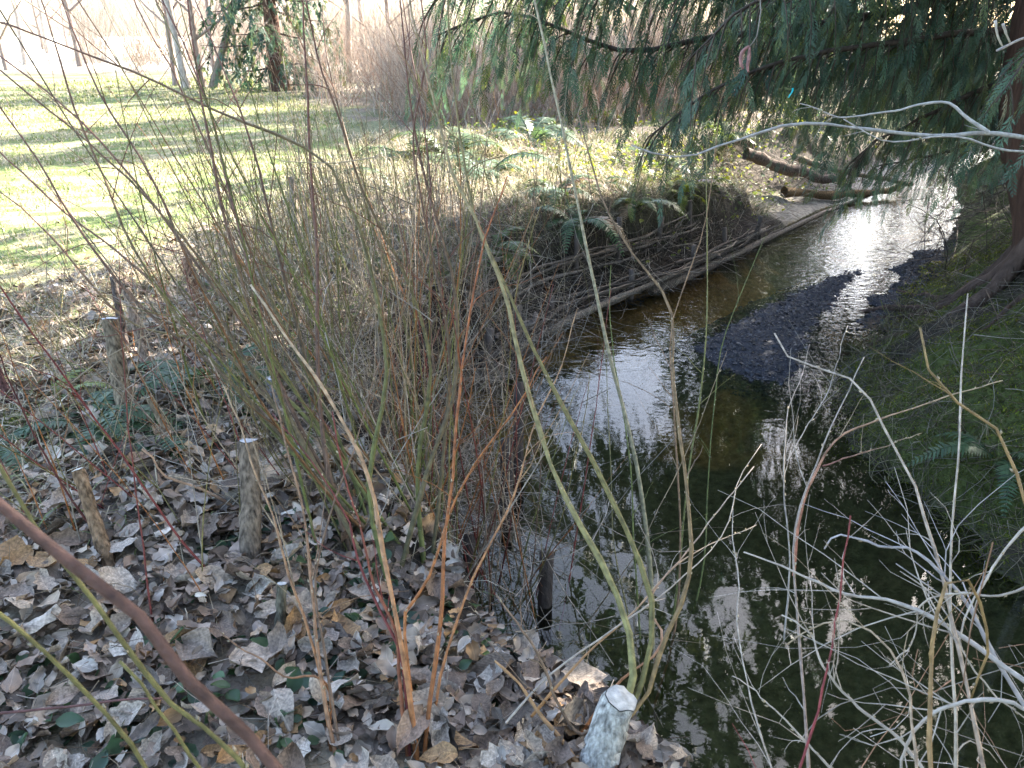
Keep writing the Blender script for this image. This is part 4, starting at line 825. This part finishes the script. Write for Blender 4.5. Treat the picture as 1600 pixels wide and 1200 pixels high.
def cedar(base, h, r, label, limbs_px=None, crown0=3., nl=40, reach=3.0, scale=.5, name='cedar_tree', seed=0, group=None, gap=None, roots=0, via=None):
    b = np.array((base[0], base[1], float(H(base[0], base[1])))); t = thing(name, b, label, 'fir' if name == 'fir_tree' else 'cedar', group); trunk_mesh(b, b + (0, 0, h), r, (.085, .046, .032), via=via).build('trunk', M_CEDARBARK, t)
    for i in range(roots):
        a = 2.0 + i * .42 + rng.normal(0, .12); L = rng.uniform(.8, 1.7); u = np.linspace(0, 1, 12)[:, None]; P = b + np.array((math.cos(a), math.sin(a), 0)) * (r * .7 + L * u); P[:, :2] += np.cumsum(rng.normal(0, .03, (12, 2)), 0)
        P[:, 2] = np.maximum(H(P[:, 0], P[:, 1]), WZ - .1) + .03 * (1 - u[:, 0]); P[0, 2] += .22; P[1, 2] += .08; stem_mesh(P, .07, .012, (.085, .055, .042), sides=8, twigs=0, buds=0).build('root', M_CEDARBARK, t)
    for (pts, r0, nsec, slen, sp, dens) in (limbs_px or []):
        P = wob(catmull([at(*q_) for q_ in pts], 20), .012); gw, gs = hang(P, r0, nsec, slen, sp, dens, SPR, t0=.04); o = gw.build('branch', M_BARK, t); s = gs.build('foliage', M_CEDAR, o, base=b, smooth=False); s['kind'] = 'stuff'
    if nl:
        gw, gs = G(), G()
        for i in range(nl):
            z = crown0 + (h - crown0 - .3) * ((i + .5) / nl) ** .9; a = i * 2.4 + seed; L = reach * (1 - .8 * (z - crown0) / (h - crown0)) * rng.uniform(.75, 1.15); u = np.linspace(0, 1, 12)[:, None]
            if gap is not None and gap(a % (2 * math.pi), z): continue
            P = wob(b + np.array((0, 0, z)) + np.array((math.cos(a), math.sin(a), 0)) * L * u + np.array((0, 0, 1)) * L * (-.32 * u + .22 * u ** 2), .02)
            w1, s1 = hang(P, .035, int(5 + L * 3.2), .75, scale, 5.5, SPL, .9, wood=False); 
            for A, B in ((gw, w1), (gs, s1)):
                for v, c in zip(B.v, B.c): pass
                off = A.n; A.v += B.v; A.c += B.c; A.uv += B.uv; A.q += [x_ + off for x_ in B.q]; A.t += [x_ + off for x_ in B.t]; A.n += B.n
        o = gw.build('crown', M_BARK, t); s = gs.build('foliage', M_CEDAR, o, base=b, smooth=False); s['kind'] = 'stuff'
    return t
LIMBS = [
    ([(1640, -40, 6.7), (1300, 40, 6.7), (1080, 66, 6.7), (1000, 76, 6.8), (930, 58, 6.8), (870, 30, 6.9), (790, 15, 7.0), (705, 45, 7.1)], .045, 90, .75, .22, 14),
    ([(1640, -220, 6.6), (1300, -140, 6.5), (1050, -90, 6.5), (880, -60, 6.6), (740, -50, 6.8), (690, -20, 6.9)], .05, 100, 1.1, .23, 12),
    ([(1640, -120, 6.4), (1300, -60, 6.1), (1080, -30, 6.0), (900, -30, 6.2), (800, -10, 6.4)], .04, 84, .8, .22, 13),
    ([(1640, 40, 6.5), (1450, 60, 6.2), (1280, 90, 6.0), (1150, 130, 6.0), (1080, 170, 6.1), (1010, 225, 6.2)], .035, 80, .6, .19, 16),
    ([(1640, -100, 6.3), (1400, -60, 5.8), (1250, -30, 5.5), (1150, 0, 5.4), (1080, 60, 5.5)], .035, 60, .75, .22, 13),
    ([(1650, 100, 6.5), (1520, 150, 6.3), (1440, 190, 6.4), (1370, 230, 6.6), (1330, 265, 6.8)], .03, 60, .5, .18, 16),
    ([(1650, -20, 7.0), (1500, 20, 7.4), (1400, 50, 7.6), (1320, 90, 7.8), (1260, 130, 8.0)], .03, 64, .8, .22, 13),
    ([(1660, 150, 6.6), (1560, 200, 6.8), (1490, 235, 7.2), (1430, 250, 7.6), (1370, 262, 8.0)], .028, 30, .45, .18, 15),
    ([(1760, -60, 5.0), (1680, 20, 4.5), (1620, 70, 4.1), (1570, 125, 4.0), (1540, 165, 4.0)], .02, 24, .4, .18, 16),
    ([(1650, 20, 6.9), (1560, 60, 7.6), (1480, 100, 8.2), (1400, 140, 8.6), (1300, 190, 9.0)], .03, 60, .8, .22, 12),
]
cedar((4.5, 6.25), 19, .31, 'big cedar on the right bank with curtains of hanging sprays over the creek', LIMBS, 3.4, 104, 5.8, .66, roots=9, via=[np.array((4.22, 6.5, .85)), np.array((4.15, 6.7, 2.6)), np.array((4.3, 6.8, 8))])
LIMBS2 = [
    ([(1680, 60, 9.8), (1550, 60, 10), (1400, 40, 10), (1250, 60, 10.4)], .05, 60, 1.1, .2, 14),
    ([(1680, 120, 9.6), (1560, 110, 9.6), (1450, 120, 9.8), (1340, 150, 10)], .045, 54, .9, .2, 14),
    ([(1680, -60, 9.8), (1500, -40, 9.6), (1350, -50, 9.8), (1180, -40, 10.2)], .05, 60, 1.2, .2, 14),
    ([(1680, 180, 9.6), (1580, 170, 9.4), (1520, 180, 9.4), (1450, 200, 9.6)], .04, 36, .7, .19, 14),
]
cedar((8.4, 9.8), 18, .3, 'second cedar behind the big trunk on the right bank', LIMBS2, 1.7, 46, 3.1, .55, seed=1)
def tree_copy(src, x, y, rz, sc_, label, cat, group=None):
    o = src.copy(); COL.objects.link(o); o.location = (x, y, float(H(x, y))); o.rotation_euler[2] = rz; o.scale = (sc_,) * 3; tag(o, label, cat, group)
    for ch in src.children:
        c = ch.copy(); COL.objects.link(c); c.parent = o
        for gc_ in ch.children:
            d = gc_.copy(); COL.objects.link(d); d.parent = c
cs = cedar((6.6, 1.6), 18, .3, 'cedar on the right bank just outside the frame, its crown shading the pool', None, 3.2, 60, 4.6, .7, seed=4)
tree_copy(cs, 3.2, -5.0, 1.1, .98, 'cedar behind the viewpoint on the right, its crown shading the leaves', 'cedar')
tree_copy(cs, -4.2, -5.5, 2.7, .96, 'cedar behind the viewpoint on the left, its crown shading the leaves', 'cedar')
tree_copy(cs, 12.6, 13.4, 4.0, .85, 'cedar farther along the right bank beyond the second one', 'cedar')
fs = cedar((6, 20.5), 15, .25, 'dark conifer of the wood behind the cedars on the right', None, 1.2, 40, 2.4, .8, 'fir_tree', 7, group='conifers behind the cedars')
for i_, (x_, y_, s_) in enumerate([(8.6, 26, 1.1), (10.5, 33, 1.2), (16, 19.5, 1.12), (20, 23, 1.2), (25, 29, 1.25), (28, 35, 1.25)]):
    tree_copy(fs, x_, y_, i_ * 1.3 + .5, s_, 'dark conifer of the wood behind the cedars on the right', 'fir', 'conifers behind the cedars')

def log_pts(n):
    y = rng.uniform(9.2, 13, n); x = np.interp(y, _yy, _xl) - rng.uniform(.3, 2.2, n); return np.stack([x, y, H(x, y) + np.abs(rng.normal(0, .15, n))], -1)
tangle(380, log_pts, .8, .004, [(.07, .05, .04), (.14, .11, .08), PALE, (.10, .08, .05)], 'log_brush', 'dead twigs and drooping stalks around the far logs', lambda n: rng.normal(0, 1, (n, 3)) * (1, .7, .7))
def log_leaf(n):
    p = log_pts(n); p = p[rng.uniform(0, 1, n) < .6]; return p
leafmass(900, log_leaf, .05, YG, 'log_plants', 'low leafy plants growing around the far logs', 'undergrowth')
def far_rb(n):
    y = rng.uniform(7.5, 14, n); x = np.interp(y, _yy, _xr) + rng.uniform(-.25, .9, n); return np.stack([x, y, np.maximum(H(x, y), WZ) + np.abs(rng.normal(0, .3, n))], -1)
tangle(420, far_rb, .9, .004, [(.06, .045, .035), (.09, .065, .05), (.12, .09, .07)], 'root_brush', 'dark drooping twigs and roots along the right bank behind the trunk', lambda n: rng.normal(0, 1, (n, 3)) * (1, .7, .9))

# ------------------------------------------------------------------ silvery alder branch reaching in from the right
ab = (2.95, 3.5); az_ = float(H(*ab)); t = thing('alder_sapling', (ab[0], ab[1], az_), 'slim alder whose silvery lichened branches reach in from the right over the creek', 'alder')
P = wob(catmull([np.array((ab[0], ab[1], az_ - .1)), np.array((ab[0] - .05, ab[1], 1.2)), np.array((ab[0] + .1, ab[1] + .1, 3.6))], 14), .01); g = G(); V, Q, T = tubes(P[None], np.linspace(.035, .012, 14)[None], 9); g.add(V, Q, T, (.30, .29, .28)); g.build('trunk', M_BARK, t)
SIL = (.40, .375, .34)
def ab_(pts, d0, d1, r0, r1, tw=2, buds=5):
    stem_mesh(trace(pts, d0=d0, d1=d1, n=26, w=.0016), r0, r1, SIL, col2=(.36, .32, .29), sides=7, twigs=tw, tlen=.14, buds=buds, bsize=.022, budcol=(.33, .29, .18), up=.2).build('branch', M_TWIG, t)
ab_([(1810, 250), (1700, 232), (1600, 214), (1540, 206), (1470, 211), (1400, 206), (1330, 199), (1270, 193), (1215, 198), (1160, 216), (1125, 226), (1090, 241), (1040, 245), (1005, 237), (980, 226)], 3.4, 3.1, .0125, .003, 2, 8)
ab_([(1545, 206), (1512, 184), (1486, 161), (1440, 162), (1405, 171), (1350, 178), (1310, 183), (1280, 172), (1250, 160)], 3.28, 3.3, .0075, .002)
ab_([(1810, 262), (1640, 238), (1560, 232), (1520, 218), (1475, 214), (1425, 222), (1380, 220), (1355, 206), (1325, 186)], 3.4, 3.15, .0075, .002)
ab_([(1800, 20), (1680, 40), (1600, 62), (1575, 72), (1560, 80)], 3.4, 3.0, .0075, .005, 0, 0)
for pts in ([(1566, 72), (1558, 55), (1554, 32)], [(1578, 66), (1571, 50), (1567, 38)]):
    g = stem_mesh(trace(pts, d0=3.02, d1=3.0, n=8, w=.0005), .0035, .006, (.34, .29, .2), col2=(.5, .43, .36), buds=0, sides=6); g.build('bud', M_TWIG, t)
# catkin twig
tw = trace([(1185, -60), (1190, 20), (1183, 60), (1170, 72)], d0=2.7, d1=2.65, n=12); t = thing('hazel_twig', tw[-1], 'thin twig ending in a pair of pinkish hanging catkins before the cedar', 'twig')
stem_mesh(tw, .003, .002, GREY, buds=3).build('stem', M_TWIG, t)
for pts in ([(1170, 72), (1160, 82), (1158, 98), (1163, 108)], [(1171, 74), (1170, 88), (1167, 104), (1168, 111)]):
    P = trace(pts, d0=2.65, d1=2.64, n=14, w=.0004); g = G(); rr = .0062 * np.sin(np.linspace(.35, 2.9, 14)) ** .5 * (1 + .14 * (np.arange(14) % 2)); V, Q, T = tubes(P[None], rr[None], 8); g.add(V, Q, T, np.tile((.26, .13, .11), (len(V), 1)) * rng.uniform(.75, 1.3, (len(V), 1))); g.build('catkin', M_TWIG, t)
# marking tape
p = at(1236, 145, 5.2); u = np.linspace(0, 1, 7)[:, None]; P = p + np.array((.006, 0, .03)) * (1 - 2 * u) + np.array((.008, .006, 0)) * np.sin(u * 5); wv = np.array((.007, .003, 0)); V = np.stack([P - wv, P + wv], 1).reshape(-1, 3); k = np.arange(6) * 2
g = G(); g.add(V, np.stack([k, k + 1, k + 3, k + 2], -1), None, (.02, .45, .55)); solo(g, 'marking_tape', M_TAPE, 'scrap of turquoise tape tied on a twig below the cedar branch', 'tape', P[0])

# ------------------------------------------------------------------ brambles and dead branches at lower right
def bram(name, label, lst, cat='bramble', m=None): return shrub(name, label, lst, None, cat, m or M_STEM)
def Bt(pts, d0, d1, r0, r1, col, col2=None, tw=1, root=True, tl=.18, buds=10, sub=0): return dict(P=trace(pts, d0=d0, d1=d1, root=root, n=26, w=.0016), r0=r0, r1=r1, col=col, col2=col2, twigs=tw, tlen=tl, buds=buds, sub=sub, up=.2)
CANE = (.27, .155, .07)
bram('bramble_cane', 'tan arching bramble cane looped over at the lower right', [Bt([(1458, 1230), (1455, 1080), (1458, 970), (1470, 905), (1490, 885), (1512, 895), (1532, 945), (1540, 1000), (1522, 1055), (1505, 1090)], 1.2, 1.35, .0052, .002, CANE, (.25, .16, .06))])
bram('bramble_cane', 'long cane with pale upper end crossing from the lower right to the gravel bar', [Bt([(1548, 1230), (1525, 1110), (1500, 980), (1482, 890), (1462, 830), (1440, 750), (1400, 680), (1345, 595), (1290, 575), (1245, 555), (1228, 520)], 1.25, 2.1, .0052, .0022, CANE, PALE, 4)])
bram('bramble_cane', 'low arching tan cane in front of the dark pool at right', [Bt([(1430, 1230), (1420, 1130), (1410, 1070), (1385, 1020), (1350, 988), (1312, 975), (1270, 986), (1228, 1016)], 1.25, 1.5, .0042, .0014, (.24, .14, .09), TAN, 3)])
bram('bramble_cane', 'upright pale cane rising to the mossy bank at right', [Bt([(1490, 1230), (1482, 1000), (1480, 860), (1488, 750), (1492, 640), (1498, 520), (1502, 460)], 1.35, 1.9, .0042, .0016, TAN, PALE, 3)])
bram('bramble_cane', 'thick orange brown shoot bending down across the right edge', [Bt([(1640, 950), (1610, 850), (1590, 770), (1575, 720), (1540, 662), (1500, 642), (1470, 625), (1455, 605), (1440, 560), (1436, 520)], 1.4, 1.5, .006, .002, (.24, .11, .05), (.2, .13, .05), 3)])
bram('bramble_cane', 'straight speckled brown cane standing before the dark pool', [Bt([(1266, 1230), (1256, 1100), (1248, 980), (1240, 880), (1250, 790), (1275, 730), (1300, 650), (1320, 600), (1340, 560)], 1.35, 2.2, .004, .0018, (.2, .12, .08), GREY, 4)])
bram('bramble_cane', 'deep red shoot leaning right in front of the dark pool', [Bt([(1245, 1230), (1270, 1150), (1292, 1060), (1312, 970), (1325, 890), (1338, 800)], 1.3, 1.5, .0035, .0015, (.16, .025, .03), RED, 1)])
bram('bramble_cane', 'thin pale shoot wandering up through the pool left of the red one', [Bt([(1215, 1230), (1180, 1110), (1160, 1020), (1152, 950), (1155, 890), (1145, 830), (1148, 790)], 1.5, 1.9, .0028, .001, PALE, PALE, 5)])
bram('bramble_cane', 'thin grey shoots rising at the middle of the pool toward the gravel', [Bt([(1225, 1000), (1235, 880), (1228, 760), (1235, 640), (1255, 590), (1270, 540)], 2.0, 2.6, .003, .001, GREY, GREY, 4, False), Bt([(1230, 720), (1265, 660), (1290, 620), (1310, 560), (1322, 510)], 2.4, 2.6, .002, .001, GREY, GREY, 3, False)])
bram('bramble_cane', 'rust red forked cane slanting up right across the mossy bank', [Bt([(1240, 900), (1255, 790), (1285, 725), (1310, 690), (1370, 665), (1430, 645), (1500, 625), (1580, 600)], 1.9, 2.1, .0035, .0015, (.25, .09, .05), TAN, 2, False), Bt([(1285, 728), (1340, 710), (1400, 693), (1450, 672)], 1.95, 2.1, .002, .001, (.25, .11, .08), TAN, 1, False)])
bram('dead_branch', 'main silvery dead branch running down to the lower right corner', [Bt([(1720, 1160), (1640, 1095), (1580, 1050), (1520, 1008), (1460, 968), (1380, 940), (1320, 933), (1270, 912), (1200, 890), (1150, 875)], 1.35, 1.75, .0065, .0016, (.30, .265, .23), PALE, 7, False, .3, 4, 1)], 'dead branch', M_TWIG)
bram('dead_branch', 'grey crooked dead branch dipping behind the looped cane', [Bt([(1660, 1190), (1590, 1090), (1540, 1010), (1490, 930), (1440, 885), (1405, 862), (1370, 862), (1335, 850), (1290, 842), (1275, 862)], 1.45, 1.7, .005, .002, (.30, .27, .25), (.33, .29, .27), 6, False, .28, 4, 1)], 'dead branch', M_TWIG)
bram('dead_branch', 'whitish dead branch with fine twigs along the bottom right edge', [Bt([(1660, 1140), (1560, 1098), (1520, 1100), (1470, 1120), (1430, 1160), (1400, 1240)], 1.3, 1.3, .0042, .0025, (.32, .285, .25), PALE, 6, False, .26, 3, 1)], 'dead branch', M_TWIG)
bram('dead_branch', 'pale forked dead branch slanting from the pool to the bottom edge', [Bt([(1470, 1240), (1400, 1150), (1330, 1090), (1290, 1045), (1260, 990), (1225, 960), (1215, 955)], 1.35, 1.5, .004, .0013, PALE, PALE, 6, False, .24, 8, 1), Bt([(1330, 1240), (1250, 1150), (1190, 1090), (1140, 1060)], 1.5, 1.6, .003, .001, PALE, PALE, 4, False, .2, 6, 1)], 'dead branch', M_TWIG)
bram('dead_branch', 'broken white twigs with knuckled joints above the lower right pool', [Bt([(1640, 900), (1560, 930), (1500, 925), (1440, 940), (1420, 1000), (1390, 1040)], 1.5, 1.6, .003, .0012, PALE, PALE, 5, False, .22, 8, 1), Bt([(1640, 780), (1540, 900), (1500, 1000), (1540, 1060), (1620, 1120)], 1.55, 1.5, .0028, .0012, PALE, PALE, 5, False, .22, 8, 1)], 'dead branch', M_TWIG)
def corner(n):
    return np.array([at(rng.uniform(1290, 1660), 930 + 290 * rng.uniform(0, 1) ** .7, rng.uniform(1.35, 1.9)) for _ in range(n)])
tangle(22, corner, .4, .0013, [PALE, (.38, .33, .28), (.3, .25, .2), (.30, .17, .10)], 'dead_twigs', 'fine whitish dead twigs tangled in the lower right corner', lambda n: rng.normal(0, 1, (n, 3)) * (1, .7, .8) + (-.4, 0, .4), bd=.8)

# ------------------------------------------------------------------ bare trees and thicket behind
def grow(h, r, n1, n2, n3, spread, col, lean=(0, 0), t0=.25, up=.5):
    g = G(); u = np.linspace(0, 1, 12)[:, None]; P = wob(np.array((0, 0, -.2)) + np.array((lean[0], lean[1], 1)) * h * u, h * .008); Rr = np.linspace(r, r * .12, 12); Rr[0] *= 1.3
    V, Q, T = tubes(P[None], Rr[None], 8); gt = G(); gt.add(V, Q, T, np.tile(col, (len(V), 1)) * rng.uniform(.8, 1.2, (len(V), 1)))
    lv, L0, npt = [P], [h], 6; us = np.linspace(0, 1, npt)[:, None]
    par = [(P, Rr, h * .42)]
    for cnt, rat, sides in ((n1, .5, 5), (n2, .45, 4), (n3, .4, 3)):
        nxt = []; Ps, Rs = [], []
        for (p, rr, L) in par:
            for _ in range(cnt):
                t = rng.uniform(t0 if p is P else .2, .97) * (len(p) - 1); k = int(min(t, len(p) - 2)); b = p[k] + (p[k + 1] - p[k]) * (t - k); tn = unit(p[k + 1] - p[k]); s = unit(np.cross(tn, rng.normal(0, 1, 3)))
                d = unit(tn * rng.uniform(.4, 1) + s * spread + np.array((0, 0, up)) * .4); l = L * rng.uniform(.4, 1.1); q_ = wob(b + d * l * us + np.array((0, 0, 1)) * up * l * .2 * us ** 2, l * .03); r_ = rr[k] * rat
                Ps.append(q_); Rs.append(np.linspace(r_, max(r_ * .35, .003), npt)); nxt.append((q_, Rs[-1], l * .5))
        if Ps:
            V, Q, T = tubes(np.array(Ps), np.array(Rs), sides, cap=False); g.add(V, Q, None, np.asarray(col) * rng.uniform(.9, 1.1))
        par = nxt
    return gt, g
BT = (.22, .17, .14)
def tree_pair(*a, **k):
    gt, g = grow(*a, **k); return gt.mesh('trunk', M_BARK), g.mesh('crown', M_TWIG)
VAR = [tree_pair(9, .075, 17, 6, 5, .8, BT, t0=.1, up=.3), tree_pair(11, .10, 18, 6, 5, .7, (.36, .30, .25), t0=.1, up=.3), tree_pair(8, .055, 16, 6, 5, .8, (.28, .21, .18), t0=.08), tree_pair(10, .11, 15, 6, 5, .65, (.16, .13, .10), lean=(.42, 0), t0=.15)]
def bare_tree(x, y, v, s, label, group=None, rz=None):
    t = thing('bare_tree', (x, y, float(H(x, y))), label, 'bare tree', group); t.rotation_euler[2] = rng.uniform(0, 6.28) if rz is None else rz; t.scale = (s, s, s)
    for nm, me in zip(('trunk', 'crown'), VAR[v]): o = bpy.data.objects.new(nm, me); COL.objects.link(o); o.parent = t
def gp(px, d, py0=100):
    p = at(px, py0, d); return p[0], p[1]
for (a, d, v, s, lab) in [(285, 21, 1, 1.1, 'broad pale trunk of the clump at the far lawn edge, left of the pair'), (312, 21.5, 0, 1.3, 'tall pale trunk in the clump at the far lawn edge, middle'), (268, 22, 2, 1.4, 'slim pale tree at the left of the lawn edge clump'),
                          (335, 22, 2, 1.2, 'slim pale tree at the right of the lawn edge clump'), (372, 23, 0, .9, 'thin white trunk standing just right of the lawn edge clump'), (322, 21.2, 3, 1.1, 'leaning dark tree slanting up right from the lawn edge clump'),
                          (40, 33, 1, 1.0, 'dark trunk beyond the lawn near the top left corner'), (8, 30, 0, 1.1, 'trunk cut by the left edge beyond the lawn'), (545, 24, 1, 1., 'white birch like trunk rising out of the thicket'), (610, 26, 0, 1.1, 'bare trunk in the thicket right of the white one')]:
    x_, y_ = gp(a, d); bare_tree(x_, y_, v, s, lab, rz=0 if v == 3 else None)
for i in range(40):
    a = rng.uniform(-200, 1500); d = rng.uniform(30, 62); x_, y_ = gp(a, d)
    bare_tree(x_, y_, int(rng.integers(0, 3)), rng.uniform(1.0, 1.7), 'leafless tree of the woodland beyond the lawn and thicket', 'woodland trees')
# trees off to the right that stripe the lawn with shade
for i, (x_, y_) in enumerate([(11, 22), (14, 26), (16, 31), (13, 19), (19, 30), (9, 24), (20, 36), (12, 29), (17, 24), (24, 34)]):
    bare_tree(x_, y_, i % 3, 1.5, 'tall bare tree behind the cedars on the right', 'bare trees behind the cedars')
def shrub_mesh(n, h, cols, sp, tw):
    g = G()
    for i in range(n):
        d = unit((rng.normal(0, sp), rng.normal(0, sp), 1)); L = h * rng.uniform(.5, 1.15); u = np.linspace(0, 1, 7)[:, None]; b = np.array((rng.normal(0, .25), rng.normal(0, .25), -.03)); P = wob(b + d * L * u, L * .02); c = np.asarray(cols[i % len(cols)]) * rng.uniform(.8, 1.25)
        V, Q, T = tubes(P[None], np.linspace(.007, .002, 7)[None], 4, cap=False); g.add(V, Q, None, c); side_twigs(g, P, np.full(7, .005), tw, L * .35, c, .25, .4, 3, 1)
    return g.mesh('bare_shrub', M_TWIG)
PK = [(.31, .235, .18), (.37, .29, .225), (.24, .17, .125), (.42, .35, .28), (.28, .15, .09), (.18, .13, .10)]
SV = [shrub_mesh(34, 2.4, PK, .35, 6), shrub_mesh(30, 2.0, PK, .4, 6), shrub_mesh(36, 1.6, PK, .45, 5)]
SV += [shrub_mesh(34, 6.5, [(.28, .23, .19), (.34, .29, .24), (.22, .18, .15), (.40, .35, .30), (.16, .13, .11)], .28, 9), shrub_mesh(30, 5, [(.31, .25, .20), (.36, .3, .25), (.24, .19, .15), (.17, .13, .11)], .33, 9)]
def bare_shrub(x, y, v, s, label, group):
    o = bpy.data.objects.new('bare_shrub', SV[v]); COL.objects.link(o); o.location = (x, y, float(H(x, y))); o.rotation_euler[2] = rng.uniform(0, 6.28); o.scale = (s, s, s * rng.uniform(.8, 1.1)); tag(o, label, 'bare shrub', group)
for i in range(122):
    d = rng.uniform(11.5, 26); a = rng.uniform(500 - d * 6, 1150); x_, y_ = gp(a, d, 150)
    if dleft(x_, y_) < 1.2 or lawn(x_, y_) > .2: continue
    if d < 13.2 and a > 560: continue
    bare_shrub(x_, y_, int(rng.integers(0, 3)), rng.uniform(.7, 1.15), 'tan leafless shrub of the thicket behind the ferns', 'thicket shrubs')
for i in range(60):
    d = rng.uniform(13.2, 19); a = rng.uniform(600, 1180); x_, y_ = gp(a, d, 150)
    if dleft(x_, y_) > 1.2: bare_shrub(x_, y_, int(rng.integers(0, 3)), rng.uniform(.7, 1.05), 'tan leafless shrub of the thicket behind the ferns', 'thicket shrubs')
for i in range(36):
    d = rng.uniform(25, 44); a = rng.uniform(-150, 700); x_, y_ = gp(a, d, 110)
    if lawn(x_, y_) > .2 or (a < 130 and d < 40): continue
    bare_shrub(x_, y_, int(rng.integers(0, 5)), rng.uniform(.8, 1.2), 'leafless shrub in the row along the far lawn edge', 'far lawn edge shrubs')
for i in range(72):
    d = rng.uniform(38, 66); a = rng.uniform(-250, 1080); x_, y_ = gp(a, d, 60)
    if a < 120 and d < 60: continue
    bare_shrub(x_, y_, int(rng.integers(3, 5)), rng.uniform(1.2, 2.0), 'tall pale leafless thicket far beyond the lawn', 'far pale thickets')
for i in range(40):
    d = rng.uniform(31, 40); a = rng.uniform(115, 560); x_, y_ = gp(a, d, 90)
    bare_shrub(x_, y_, int(rng.integers(0, 5)), rng.uniform(.6, 1.0), 'leafless shrub in the row along the far lawn edge', 'far lawn edge shrubs')
# dark conifer behind the thicket
x_, y_ = gp(432, 20.5); cedar((x_, y_), 11, .2, 'dark fir standing behind the thicket right of the leaning tree', None, .5, 64, 2.1, .42, 'fir_tree', 3)
